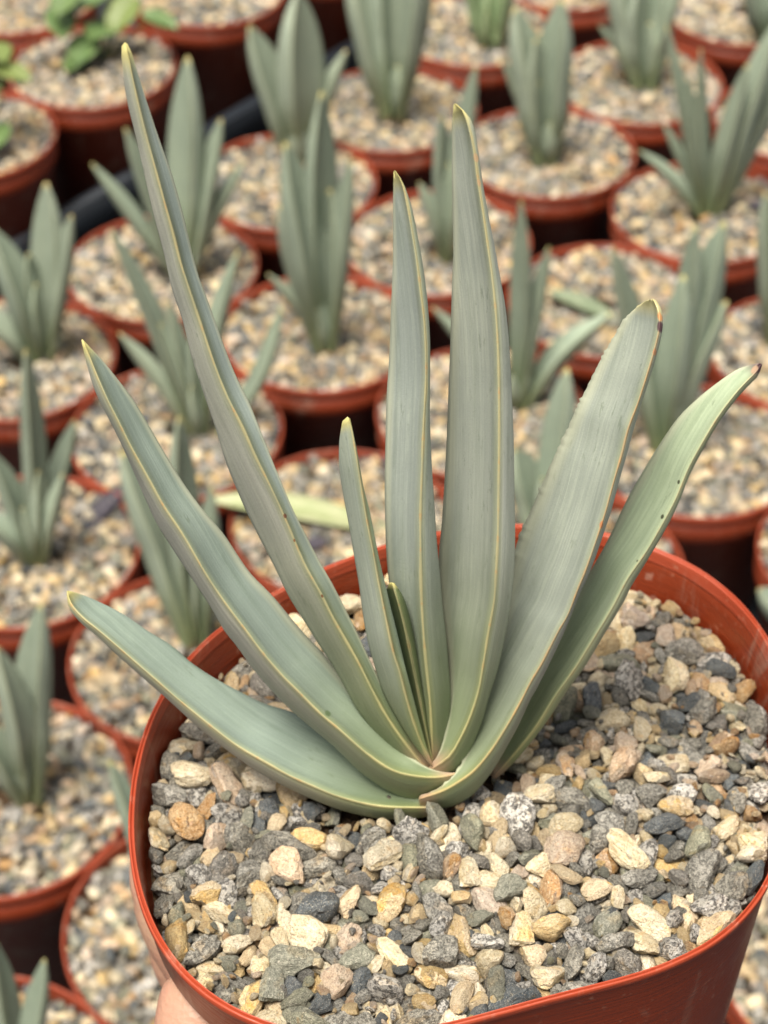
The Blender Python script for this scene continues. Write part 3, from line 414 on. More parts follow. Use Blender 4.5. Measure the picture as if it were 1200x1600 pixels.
'417,-2487,-3944,151,1,-39,-92,-5;1,276,672,-451,246,86,26,43,-8;13,215,-2590,-6057,389,42,-81,-3,-40;2,230,-3227,-5005,344,98,-2,11,-16;2,205,-2060,-5012,498,46,-1,23,-86;14,183,6203,457,457,89,12,26,34;6,213,-3826,4114,549,19,-19,-54,80;6,232,6411,-85,360,82,-11,-36,44;1,217,-824,3664,812,50,-55,11,66;13,258,4747,3816,159,6,28,-58,-77;4,214,697,-4977,647,44,-25,1,86;14,347,4407,4790,191,26,-96,8,8;0,257,4905,5952,200,41,66,-49,39;11,221,-2871,4492,387,64,-53,28,47;15,232,-4652,-1589,439,19,95,-16,21;10,230,-400,1748,589,72,0,-46,-52;5,413,6281,-413,221,73,-50,23,-40;15,225,888,-2443,668,16,-84,-8,-52;2,431,-6250,429,205,96,-24,-14,6;8,221,1706,2137,512,43,80,-16,40;13,250,-2321,5854,514,2,98,-15,15;6,203,-526,4084,814,30,-44,32,78;8,266,4582,-1986,504,11,64,-70,30;2,253,-1983,-3027,441,83,-40,-3,38;10,212,-3582,4870,553,10,46,41,-78;10,257,-1884,-6869,125,8,46,-88,10;15,278,-4182,-6674,130,16,-29,-83,45;13,219,-5158,-626,508,13,78,-11,60;1,190,2522,-150,519,49,29,-51,-65;7,214,-1347,-3450,664,55,-66,-4,-50;5,367,-3136,-3964,237,30,-12,58,75;6,193,2926,133,508,40,5,-78,48;10,254,-1755,5093,626,40,58,50,-51;15,244,-1259,5099,630,1,13,-65,75;11,225,843,-6314,218,32,56,-65,40;8,239,3123,-5542,355,29,-10,-94,-14;14,180,2246,-3527,740,93,-11,25,24;5,291,2323,-2738,662,58,6,-80,15;11,268,-597,-691,569,6,-27,19,94;3,238,-1515,-5810,195,20,-88,-23,-36;0,253,6641,3846,197,32,-76,35,-45;0,257,5586,-1838,310,0,77,63,-7;10,252,-6474,521,559,47,50,-43,58;2,405,-1099,-1640,291,33,68,55,36;13,328,-2039,5416,435,52,-1,71,48;3,255,-981,5943,514,75,-8,-55,36;1,183,-1800,2813,880,46,-8,-80,38;0,218,2928,1779,481,2,10,-97,22;8,230,-2797,2449,461,51,10,38,-76;10,363,1158,-470,351,37,-38,23,82;3,292,-6062,-2109,214,43,38,-24,-79;5,251,6452,1820,302,11,86,-33,37;10,358,-124,3742,503,22,-78,-43,-41;8,355,5270,2877,197,27,63,71,-14;5,292,-1063,-4051,535,66,-56,6,49;14,200,4226,1892,473,51,-5,-10,85;15,237,3430,1457,302,68,-11,-72,-5;5,228,-4166,-2849,457,12,-20,-36,-90;2,280,6833,28,217,14,38,-81,-43;8,204,-1928,2675,688,77,-59,12,22;15,292,-725,-6026,222,74,-20,-63,-10;0,242,2620,5969,362,5,53,27,80;6,257,2479,-4321,356,65,57,25,-42;2,185,518,-6477,363,38,-88,-2,28;1,198,4211,-2111,549,38,55,74,8;9,202,2608,280,451,69,51,-43,-28;5,302,-5571,-3801,174,11,86,-44,24;2,332,2383,3660,338,57,-67,13,46;8,245,6795,-450,142,35,35,87,0;14,249,-2913,-1509,310,71,-38,57,-15;1,199,4741,-4784,177,22,-21,73,-61;13,236,1887,4431,476,15,12,-66,72;14,169,-258,4001,744,9,-92,-3,-39;6,205,-285,-563,662,77,45,40,-22;6,183,1837,-4743,557,75,1,-64,18;13,296,-557,3902,452,50,-49,-66,-29;15,220,4436,-4247,506,21,77,-56,-23;6,200,-1621,-3919,346,56,-11,-39,73;6,284,4015,-3744,429,79,41,-30,34;5,236,-1315,3643,649,99,-4,7,6;5,228,3380,-5567,93,98,15,4,15;7,412,2809,-446,250,87,4,39,-30;5,321,-1466,-5293,288,33,-44,0,83;4,195,-5077,2651,489,44,15,-3,88;11,262,5143,1624,205,19,-23,92,27;15,234,-4203,2752,356,29,42,-79,34;1,244,3178,-166,462,21,-9,-17,-96;6,279,-2878,5123,321,93,-12,-23,-25;10,310,1707,-1610,270,26,59,-13,76;13,234,4973,-3341,574,56,40,63,36;10,281,-1684,-4335,351,2,71,-45,-54;13,239,-5011,3257,481,30,8,78,-54;10,169,-5200,-4906,303,8,-4,-43,90;11,246,1851,-64,544,86,50,4,-1;10,278,-3261,807,416,93,22,22,-21;8,204,-1995,4391,717,96,-12,-11,-21;0,295,-7003,-236,220,42,53,-13,72;12,384,2297,5224,249,10,36,-65,-67;12,376,-1555,-2822,319,21,65,-73,0;11,233,3617,5811,166,15,98,11,8;7,210,-624,4471,697,78,-51,-33,14;15,408,2094,-5022,197,47,-22,17,-84;9,214,-1190,-3233,479,35,66,-39,-54;15,260,5319,-226,192,33,39,-33,79;12,306,2791,-5014,471,8,-64,-36,67;0,358,-3223,-1869,159,56,-1,-10,82;8,324,3918,1787,209,36,54,75,15;1,246,-2566,-1653,261,69,-15,-62,33;1,227,-6220,-2696,118,7,73,66,16;10,235,-1952,5857,590,76,-48,-23,38;1,172,-1334,-5657,504,29,3,-95,7;10,221,-4095,-3431,459,38,64,66,11;9,233,206,2658,591,7,95,-28,-13;3,146,-2910,4766,569,34,-67,-63,20;11,181,-1269,4894,701,47,-27,23,-81;13,178,1684,-1125,706,18,-22,14,-95;10,202,-2908,-5844,224,99,7,-10,-4;11,297,-'
'4382,398,424,27,-77,45,-36;14,231,-4745,-3665,256,4,-69,50,52;8,232,4379,1282,409,64,10,76,-1;0,269,6342,-2459,180,56,-46,-51,46;0,261,5151,2495,180,34,4,-93,-12;9,279,1338,2319,319,1,-75,45,49;12,223,-5127,-5922,107,34,76,50,24;14,151,-1564,-5166,493,87,-44,-20,10;0,211,-2122,-5891,153,22,85,-32,36;6,216,5346,-1806,511,91,-25,-32,5;5,324,6589,2543,147,24,23,76,56;9,247,2769,6678,319,79,-41,-43,-13;6,181,-853,5827,696,33,-27,63,-64;0,357,8,-819,205,22,-56,-79,-10;13,361,5660,-3236,231,40,-85,-22,-26;3,193,5119,-714,296,83,-35,-4,-43;1,237,4060,-2784,324,72,-8,-21,65;5,336,3665,-1823,373,25,-50,76,-34;1,225,-1700,-2396,455,83,-54,5,-15;7,281,-6066,-4198,194,38,45,-73,-35;2,258,2897,6920,163,92,15,-31,-16;13,311,-297,-4804,245,47,31,-81,19;0,248,3809,672,469,90,21,2,39;0,244,3653,2984,398,25,-34,2,-91;14,153,1616,4644,652,61,25,-10,-74;0,213,4717,4934,447,50,40,-77,7;0,346,1515,5440,238,13,-27,-38,87;13,198,2103,-4010,598,67,-32,-31,-59;2,183,3017,-5701,133,17,-14,83,-52;2,359,1806,4956,244,75,-20,-32,-54;4,296,-3935,1833,184,19,51,-81,20;1,173,-1981,-3879,359,78,-54,25,-18;15,359,-5210,-193,157,20,-84,45,-22;2,274,3314,6136,149,16,98,0,7;0,230,-5046,-4775,107,84,-12,6,-52;14,179,5920,588,365,78,51,-15,34;12,427,3814,19,206,100,3,5,-4;7,233,1437,-1917,549,75,47,-46,3;10,208,-3246,1623,377,79,40,29,36;8,407,5019,-3335,189,4,-52,-86,2;0,244,4941,1375,344,42,-14,-28,-85;5,279,2338,-5732,202,21,-81,54,7;3,421,-1058,-4316,246,75,57,28,17;3,264,-5282,1310,259,28,35,-67,58;13,216,-5225,1945,545,88,-43,-3,20;3,156,6217,4238,427,36,-10,45,81;2,207,276,-4234,485,79,-21,32,-47;9,167,-2886,-4640,438,47,77,-28,-33;0,210,5682,4644,94,99,0,-13,8;11,299,4284,3388,166,55,-28,-20,76;14,234,1522,-952,487,3,-79,0,62;12,176,5141,-136,554,15,97,8,-19;10,236,-3325,2597,452,9,-66,73,-16;14,261,353,-753,300,10,-80,-8,-58;11,189,-1657,1214,547,31,46,-67,48;2,222,-3052,1470,397,29,32,-90,6;1,167,-5163,196,657,54,22,81,1;14,193,-7026,-978,574,21,78,-55,-22;7,355,1474,2652,180,79,48,-33,-21;5,398,6211,-1274,159,8,-91,38,-12;1,192,1051,-5537,401,90,43,2,-2;15,244,-1367,-4065,410,13,55,-77,30;10,232,393,6117,282,92,27,-6,27;4,274,-2086,1401,417,4,96,29,-3;6,170,1153,5826,572,92,-5,35,16;1,286,1400,-1243,217,22,69,48,50;8,221,-2328,-1361,349,34,-75,-32,47;0,242,1448,-5697,357,3,62,76,-21;7,230,5049,-4473,341,41,45,-47,-64;11,251,-676,6058,500,16,-62,32,70;5,241,-2343,380,358,55,27,15,-77;2,348,2481,54,190,20,-31,39,-84;15,201,-210,-5024,498,69,71,11,-12;15,205,-2877,2731,520,34,57,-31,68;6,300,-2220,-3146,201,56,-66,9,-48;8,174,3268,-3776,551,52,-50,-52,46;9,167,-5233,-4731,274,81,-58,-1,7;2,277,1826,-4580,332,66,-74,10,-11;0,212,5705,-2357,419,57,6,-23,-79;6,326,-1,-5609,180,49,51,52,48;8,376,-2644,-712,172,63,-15,-21,74;0,343,3313,-596,342,4,-97,0,23;7,231,-1770,-1232,473,94,6,9,-31;14,151,-3832,-3706,502,14,-65,69,29;5,427,336,1822,175,97,0,8,24;10,275,-4567,-4049,180,91,-23,-14,32;8,150,7016,1087,117,96,25,9,10;15,222,-1411,-4635,509,86,-40,18,-27;10,227,3466,2109,448,81,-58,-2,10;14,220,3249,-980,386,86,51,2,-4;6,181,-2798,3047,523,44,-41,-72,34;7,234,6164,767,191,25,-4,26,-93;10,295,-4176,-729,179,56,31,26,72;0,363,-1644,-3263,210,18,87,-41,19;5,233,4171,-878,444,47,-80,7,-36;8,358,-1878,-1297,196,21,74,62,-17;7,222,2712,2126,234,58,65,49,-6;6,192,6001,2271,453,85,-29,-40,-19;13,191,-4815,3494,446,31,-74,-48,36;2,206,-3935,455,550,18,-26,38,87;10,161,-1694,-2959,641,35,23,-65,-64;5,209,3859,-3445,458,39,15,20,88;5,165,1874,4676,569,86,49,7,-11;9,244,5201,-3015,345,87,15,-6,-47;8,319,2283,5806,187,8,89,37,24;13,151,-4113,-858,400,67,4,-50,54;15,422,4619,1996,150,3,-5,-100,0;13,313,-2305,4444,358,46,2,-88,7;4,287,6708,3128,142,51,6,-9,-85;13,238,-2559,-2513,278,18,84,-48,16;15,206,-1751,1469,505,43,-31,-53,66;8,273,-3489,520,323,90,-2,42,-4;12,222,4384,3683,163,41,35,18,-82;15,369,-3321,3733,223,30,65,45,53;7,207,3792,2294,364,3,-32,-66,67;1,267,5467,-2831,317,28,-76,-15,-57;6,298,-4994,-3892,169,5,-93,22,-31;13,192,1809,-861,538,22,27,-94,2;9,208,-2163,43'
'5,241,2,-66,-49,-58;11,195,-739,-5755,341,25,-71,-10,-65;14,264,-6485,-1433,279,40,-74,24,-48;15,206,6442,709,98,43,-87,-22,8;5,258,-3417,-2532,105,4,23,-96,12;11,182,3993,1996,435,38,56,-6,-74;2,324,-4298,1360,201,9,-71,-70,0;15,226,1084,2603,327,11,-44,-87,19;8,158,-3546,2534,529,23,-62,-61,44;6,197,-3378,1347,335,20,38,-68,59;0,423,-185,-3391,191,81,-10,-9,57;11,290,-2309,-6214,177,1,-38,1,93;12,253,607,672,103,17,-59,78,-12;4,186,-688,-6813,103,11,1,68,72;11,209,147,5192,488,51,-79,-31,13;5,315,3430,-2546,485,33,-38,53,-69;7,192,-3803,2542,438,31,-31,-6,90;6,267,-3061,-90,526,21,-40,-88,-17;8,345,1826,-3738,379,92,-30,-2,25;7,185,1561,2352,453,55,-1,-82,17;9,240,5626,-592,239,3,36,92,13;9,222,-4767,3782,304,40,-3,25,-88;2,342,2295,-1766,375,47,19,0,-87;3,261,981,5942,261,91,-7,-37,16;3,149,-1185,-2834,461,38,84,17,36;0,235,3859,-525,411,3,70,65,31;3,175,-4677,601,396,30,73,59,13;6,263,4263,5619,241,41,-38,-29,-78;7,196,-5349,2755,360,50,-8,20,84;7,240,-4179,-1595,380,86,-48,-17,1;12,174,-4247,-3122,375,79,37,-10,-48;2,191,-1064,-4586,587,3,-16,4,99;4,187,6629,3520,94,4,-25,-95,19;11,367,-4489,-2154,193,91,-16,0,38;10,151,-2973,-3705,294,58,39,39,60;8,184,-2138,-4255,280,17,-22,-90,33;9,146,-3149,4358,428,90,-15,-6,-40;2,196,-6387,-2415,156,87,16,-44,-15;15,351,-7050,-1074,238,52,56,38,53;1,387,1111,3282,269,47,19,14,85;5,172,-2350,-4243,335,59,-51,-55,29;14,168,-2219,-901,354,32,69,42,-50;3,343,2540,616,207,9,-43,90,3;14,134,3021,3430,355,36,-16,-79,-47;1,222,-2294,4205,617,45,83,2,-33;12,192,3749,-5361,73,7,-51,86,-1;9,372,-5210,1609,296,32,18,71,61;3,160,-4732,-5200,133,4,31,89,-33;9,286,3868,3275,368,8,-35,-91,21;13,327,1654,3075,194,57,-21,-36,71;10,144,-5008,-3682,418,92,-7,24,-31;10,283,3585,-3587,387,81,-49,12,-28;4,258,5078,5643,126,76,9,-9,-64;9,363,-2761,275,283,49,72,38,29;6,193,-6926,-2269,109,46,49,-54,-50;3,340,1070,3917,198,10,-98,-13,-8;3,191,4692,3488,116,71,67,-3,-21;0,367,3072,2044,172,78,-37,-17,47;5,264,6455,1023,107,12,-97,-19,-4;13,144,-4381,2470,497,22,-62,-70,-27;3,137,6425,531,278,60,14,-23,-75;9,280,-3423,-6240,114,94,34,-5,3;3,220,1917,2663,106,90,20,15,37;10,277,2833,3038,212,14,74,16,63;3,136,3045,325,501,55,83,3,-7;1,206,-1738,2965,697,71,32,24,-58;0,215,6505,-1847,303,0,75,64,14;14,129,6313,1973,417,22,37,-67,61;14,216,2046,1193,134,6,-93,-34,13;2,202,428,-6396,106,62,-68,19,-33;13,210,4403,-345,543,32,50,-56,58;7,224,4762,3091,281,29,32,11,90;6,286,5908,4285,165,17,-2,-4,99;4,261,-5210,-3066,135,17,-39,-86,29;15,143,-443,866,55,3,-13,-99,-1;14,189,4440,1573,380,27,62,23,-70;1,162,274,4049,545,19,-96,-19,12;12,375,-2501,5569,264,41,66,-27,-57;15,248,4166,3990,170,59,48,-64,-8;6,213,5393,2100,302,37,-88,-29,3;11,266,1526,318,155,73,-28,30,-54;11,224,1392,7067,236,39,-26,38,-80;14,220,6089,-705,139,6,66,75,-9;14,262,4310,-4231,237,51,49,59,39;2,215,-1050,-6820,135,10,19,95,21;12,246,-2076,-4481,252,69,-54,28,38;1,153,-1157,4635,750,20,-94,-29,5;15,176,863,4897,565,53,5,-75,39;3,158,6045,-3095,154,22,7,84,-49;3,254,-3062,1184,187,59,-31,21,-71;11,255,349,-5368,210,76,13,-63,8;1,303,-3759,632,214,14,-22,53,-80;2,219,3074,761,183,6,82,-50,27;6,281,1840,5612,262,89,3,-33,31;4,423,751,-2579,230,26,60,75,11;11,198,-3539,-1284,391,55,60,-49,31;12,190,4068,975,351,19,-64,37,65;9,334,1918,-4281,200,99,14,2,-2;14,291,-1468,4273,211,96,-9,-3,26;8,293,-4160,-3630,139,1,-97,-25,-5;7,210,6696,-1138,126,73,17,25,-62;2,302,-3327,5274,166,61,22,-16,74;15,225,2499,-2930,511,68,-25,-56,-40;10,241,-4636,-4953,118,41,3,35,84;14,282,471,4044,205,44,-88,-19,1;1,248,5815,-2160,166,1,-32,-80,-51;3,177,-6763,-1730,259,85,-26,-45,-7;14,174,2522,3428,559,35,65,-52,42;1,266,-798,-2745,175,30,10,41,86;9,372,-202,3170,343,84,35,-39,-12;9,276,5250,1938,168,6,-94,33,2;2,181,-2617,-5730,208,39,-44,80,-7;14,123,4785,4360,441,18,15,-94,24;8,350,4565,-1259,161,91,-25,5,-32;8,155,-3615,-2762,175,53,-44,47,55;10,179,3249,-3363,507,100,4,0,-4;15,229,6369,-1001,104,21,86,-47,2;14,139,360,-1544,522,39,-30,-27,83;9,215,3952,5676,113,41'
',-4,9,-90;5,195,-4478,623,555,73,2,67,16;15,295,3335,1031,107,2,-67,-74,-3;1,205,2443,-1236,359,15,11,47,86;8,177,-3286,-6921,85,52,-19,20,-81;0,335,-2851,2017,267,62,35,-40,-57;0,147,2662,1647,358,42,-3,-60,-67;3,310,2837,-3043,401,82,1,54,-19;11,252,-2717,-287,313,80,13,-21,54;14,239,1853,-1932,426,18,88,-11,42;5,278,-5733,-561,335,56,29,-28,-72;11,261,-2091,731,170,34,57,17,-73;0,359,224,-4032,271,31,46,-64,-54;10,383,3486,416,220,23,0,44,-87;2,224,-4111,3074,110,46,-30,15,-82;0,254,-6458,-4155,105,3,46,88,6;7,359,5185,-2238,331,3,18,-52,-84;12,408,-1203,3656,376,2,-7,99,10;15,285,-1485,2373,133,52,-71,39,-27;5,266,5964,-2901,122,61,78,14,5;8,248,-4351,4416,300,13,-95,-28,7;0,202,966,4556,415,89,8,-7,-44;4,265,-6169,2591,221,40,-30,11,-86;11,165,-4895,-5875,118,69,17,-58,-40;5,258,3796,2608,391,37,-7,-10,92;3,199,-5258,-4513,118,7,33,-93,12;4,136,-2916,4294,405,36,88,-19,25;0,266,-6878,-1422,233,33,-5,94,4;10,283,-3789,-1453,236,11,-96,14,23;7,310,-2249,4926,225,2,-92,-26,28;11,330,-1445,1052,212,21,-35,-41,-82;4,264,5989,2842,125,4,22,-97,0;14,190,-4241,735,415,33,77,13,-52;13,164,3233,110,426,38,78,13,48;14,128,-5297,-4181,296,91,22,35,7;12,157,-2126,-1085,404,23,-64,31,66;6,374,929,-4240,210,32,-60,22,-70;15,125,-1462,-3785,340,47,4,-21,85;13,250,5298,-3437,438,45,-3,-83,32;11,117,-3838,2344,576,21,14,-18,-95;12,156,4505,1784,465,76,31,55,-17;9,264,-1407,-233,253,81,-32,49,-4;8,228,19,-5095,190,57,52,-55,-32;2,274,-1564,1937,155,36,-39,-73,43;8,240,1382,-4510,273,16,76,36,-51;1,209,3504,-3857,416,28,7,-33,90;1,173,2712,-3351,567,9,12,11,-98;1,125,4585,1334,503,75,-20,40,-48;7,124,2672,-872,593,77,-5,22,-60;11,255,-1844,-4149,157,53,-42,-28,68;1,307,616,5734,215,49,51,35,61;8,179,-3337,-4091,419,5,84,48,24;9,127,5465,-4072,55,84,36,11,38;5,385,-3719,3595,182,40,15,17,89;2,239,2080,-3420,423,36,-9,-72,-59;15,276,2871,-40,200,2,-48,9,-87;11,194,-124,1688,300,12,3,2,99;11,374,160,-2551,223,92,-19,25,-23;9,135,-2309,-3949,336,38,0,-29,-88;0,126,-1766,-724,627,49,-9,-84,19;1,343,2362,-2604,185,0,46,89,7;2,187,-5379,-4212,113,10,30,93,19;1,188,-4214,-2955,211,48,81,-3,33;1,230,-3380,3121,428,75,-17,-41,50;15,185,-5891,-427,442,37,-50,53,-57;12,256,-5757,-1034,377,41,13,1,-90;14,124,-1015,-2651,410,14,-3,73,-67;6,245,6483,85,154,0,-54,-82,-18;1,138,-2062,5030,433,91,9,-25,-32;13,132,-1328,-4957,482,26,-64,18,-70;2,139,4769,870,448,73,67,-11,11;5,430,4620,989,210,43,-60,-64,23;14,237,2407,-4597,155,97,1,-25,0;2,356,3679,-2924,204,13,28,2,95;4,206,-4478,2629,283,63,-1,-67,-39;15,196,803,-4878,436,48,87,-9,-8;3,160,6891,280,95,3,-36,92,14;10,126,3752,1532,502,80,0,57,17;0,254,3261,-4515,120,42,-21,-33,82;14,222,-2610,4526,144,3,-31,-95,1;12,309,2072,168,285,53,27,-19,-78;8,235,3160,-3760,271,13,82,50,25;4,142,1559,-4575,447,79,37,-48,10;12,172,-2596,2402,554,30,12,-94,-7;4,293,-5317,-1569,222,49,-51,67,-21;2,271,-2755,3393,505,3,-6,99,16;2,217,931,-1731,412,10,96,23,15;11,171,-4854,-1982,327,54,14,19,-81;15,172,-5602,1194,323,13,49,33,80;13,156,687,378,103,26,-78,52,23;7,276,1275,-4134,355,87,-20,-8,-45;8,256,-6702,-854,263,40,-82,1,41;7,122,2921,-3542,570,42,12,-44,-79;2,210,1345,-1713,365,17,-84,-52,0;15,321,5077,4551,140,14,59,-79,10;2,402,5067,-1710,212,11,-27,70,-66;9,149,-2790,-2329,252,12,54,42,72;7,143,5945,-638,337,93,-27,10,22;3,153,4667,1528,332,30,-67,-19,-65;10,312,-4511,826,151,47,29,-23,-80;11,227,-4619,4533,160,59,60,-2,53;8,244,2538,4012,275,80,43,-36,20;6,228,2949,980,316,64,49,57,-16;11,144,7049,1471,94,85,-3,48,22;11,223,-3126,3503,395,6,71,-40,-58;8,137,5285,5453,313,19,-87,32,-32;4,132,1734,-3627,559,12,99,7,10;15,353,-1512,-3836,129,3,91,42,4;13,227,-5941,-2976,199,55,16,79,-22;5,287,319,-1430,305,1,52,-86,4;0,363,-5536,2875,148,1,14,-99,-7;13,180,-3010,-6094,115,15,80,52,-27;7,285,-6621,726,178,85,-42,-29,-15;1,248,-1948,-4785,206,8,-82,-30,48;6,287,-2295,-3613,141,71,-20,-24,63;14,182,7021,2120,131,64,-33,65,-27;7,252,-224,-5986,174,88,24,23,33;4,260,-4014,-2630,128,56,59,47,34;10,311,-2484,1760,155,13,71,-'
'70,-2;14,298,-992,5174,299,44,-58,36,-58;6,231,1774,2268,169,76,42,-31,-38;4,380,1702,-160,198,8,68,-71,-16;14,215,-5111,-941,329,54,-80,23,13;1,131,-1518,-5576,384,36,68,10,-63;2,287,-4189,-4211,201,46,62,-10,-63;2,242,-4481,2921,133,14,42,-89,-8;10,238,5060,534,184,81,-48,31,16;5,266,3045,5283,109,23,-78,-58,2;15,315,-1561,5989,227,64,-20,-75,0;7,350,1734,-2364,445,7,-86,45,-23;5,402,-5888,1388,161,10,-44,-89,7;9,189,2588,-4779,405,49,-11,-5,-86;11,288,-3312,4399,153,32,-11,-12,93;3,344,-621,5861,267,16,-41,84,-33;10,285,-2847,5730,216,30,-90,2,32;4,272,-856,-4626,361,51,78,19,31;10,191,-3390,1955,323,98,5,8,-17;5,238,5041,-1402,255,98,16,0,7;8,241,2874,-5267,354,24,37,-87,22;7,239,-1513,3087,499,53,-41,65,35;2,181,5423,4654,119,44,-27,-50,69;5,232,6454,3117,127,39,-28,45,-75;15,297,423,4630,139,20,-35,-79,46;7,324,-24,5337,196,76,18,36,-51;7,158,-4783,-5408,110,9,-49,5,86;8,281,-2286,-1991,182,39,86,34,0;4,147,-432,6292,420,28,-83,22,-43;2,345,-796,2358,156,48,7,-17,86;6,320,4720,-4317,231,2,69,-56,-45;7,277,-3886,4533,200,66,-12,-48,-57;3,148,-429,-6643,89,9,6,99,12;0,207,4540,3270,180,65,-32,-64,-23;9,205,6491,-1778,85,83,36,12,42;6,190,4031,2206,288,34,-63,22,66;14,145,-2113,-677,277,42,-80,36,23;7,176,-1607,-7009,112,72,-50,-12,-46;5,204,6388,-1526,456,29,-52,-11,-79;3,407,-2551,3396,237,10,-97,-19,-6;12,365,4117,2880,153,98,-1,-2,-20;7,277,4315,-3708,195,5,-66,74,-12;3,288,-3444,1747,117,72,4,-9,-69;0,195,4244,-1510,424,49,67,54,9;1,231,1286,5902,215,35,10,74,-57;5,247,1402,3357,417,3,-47,-79,-39;7,162,5947,-430,295,29,-51,-54,-60;2,253,-1273,-4840,256,47,1,87,-14;13,226,1079,-2348,480,3,6,-92,40;9,189,5344,370,107,84,-49,16,18;12,437,-697,-1080,160,4,-2,100,0;2,364,2766,-3503,205,96,5,-28,2;1,237,1844,448,194,5,-84,-39,36;14,301,-3231,104,189,0,96,25,-11;3,285,-1372,-1191,167,1,68,-72,14;13,268,4014,-1824,233,77,-28,-49,-31;3,123,2732,-3736,448,48,37,-27,75;5,249,-6045,-3724,114,95,-1,20,-25;9,106,2083,990,271,22,-53,77,27;14,146,-428,-3394,483,24,39,-81,37;12,236,2073,3315,367,22,63,72,16;7,116,-587,-2199,588,76,-33,-33,-45;10,177,6817,873,105,88,-44,4,16;8,183,1978,761,116,48,86,13,12;4,300,-2074,-2702,141,0,-100,-7,-3;3,266,5024,-4105,158,0,-85,52,10;0,233,-4536,-1729,273,18,-8,81,-55;12,222,-3166,2829,408,27,-29,-81,42;5,202,2029,-5531,395,39,-13,-90,-13;9,226,1656,-450,483,61,-3,-22,76;13,125,-1780,5335,619,26,-96,8,4;11,201,-4572,1452,363,95,-21,20,11;9,355,1202,-4932,182,19,70,65,21;9,126,-3514,-5568,410,56,-22,13,79;1,220,162,6429,157,29,-30,47,-78;3,146,927,-4757,279,7,-41,-89,-19;5,261,-5373,-652,189,4,-87,-44,22;14,186,-2182,-5085,169,21,59,4,77;13,191,5474,1515,112,86,-43,-25,11;6,234,-5004,-2095,121,85,-21,-14,46;13,230,-2118,1869,413,92,-29,-7,-24;2,200,-2919,-5622,121,22,98,-2,-4;2,181,-5047,3704,113,9,-16,54,82;6,148,-4165,-1310,317,47,47,62,42;5,275,-2941,2955,386,92,-17,33,-14;15,273,-1159,-2616,245,15,83,48,-23;1,155,3742,2003,340,12,65,-67,34;6,240,-615,3404,419,52,3,-1,-85;14,114,-2575,4350,324,34,-36,-59,64;10,142,2927,-2701,427,35,87,-16,31;7,263,-1763,-171,199,70,-16,55,44;8,227,5600,-794,110,4,-26,-96,11;9,265,-3526,1167,131,38,-18,-6,91;0,390,-3549,-4264,172,65,-10,3,-75;2,216,6163,2615,100,96,-8,-21,19;1,133,313,-5688,386,62,58,51,14;8,227,4339,-4714,133,21,19,-95,-15;7,139,839,1122,397,32,30,-83,34;7,257,-3374,-4829,176,1,-98,-2,18;4,327,-2378,-4803,164,9,-24,94,-21;10,359,753,-3293,172,8,65,-75,10;4,350,2922,-4567,192,24,-59,72,-27;2,267,4964,-373,146,72,-66,-5,-19;2,238,2186,4475,280,55,-66,30,-41;10,136,-4843,-3108,101,3,49,81,-33;7,144,3402,1075,316,25,25,23,-91;7,153,3860,-1218,381,4,6,-68,-73;11,160,3749,4883,89,67,8,11,-73;14,268,-385,-2539,198,24,96,10,8;4,233,3018,6655,114,21,2,-12,-97;11,268,1348,-3845,145,51,4,-12,85;4,265,2916,3621,130,4,-5,75,66;10,217,1511,-1997,338,87,-28,-16,37;1,194,-2234,-1082,170,83,17,53,4;9,209,-6810,-1180,376,92,-8,3,38;3,232,2440,-3218,461,0,-49,73,-48;15,204,2763,351,253,51,-77,-4,-39;2,187,-1871,2605,407,3,-8,-41,91;1,134,6950,1262,97,90,-14,-6,41;3'
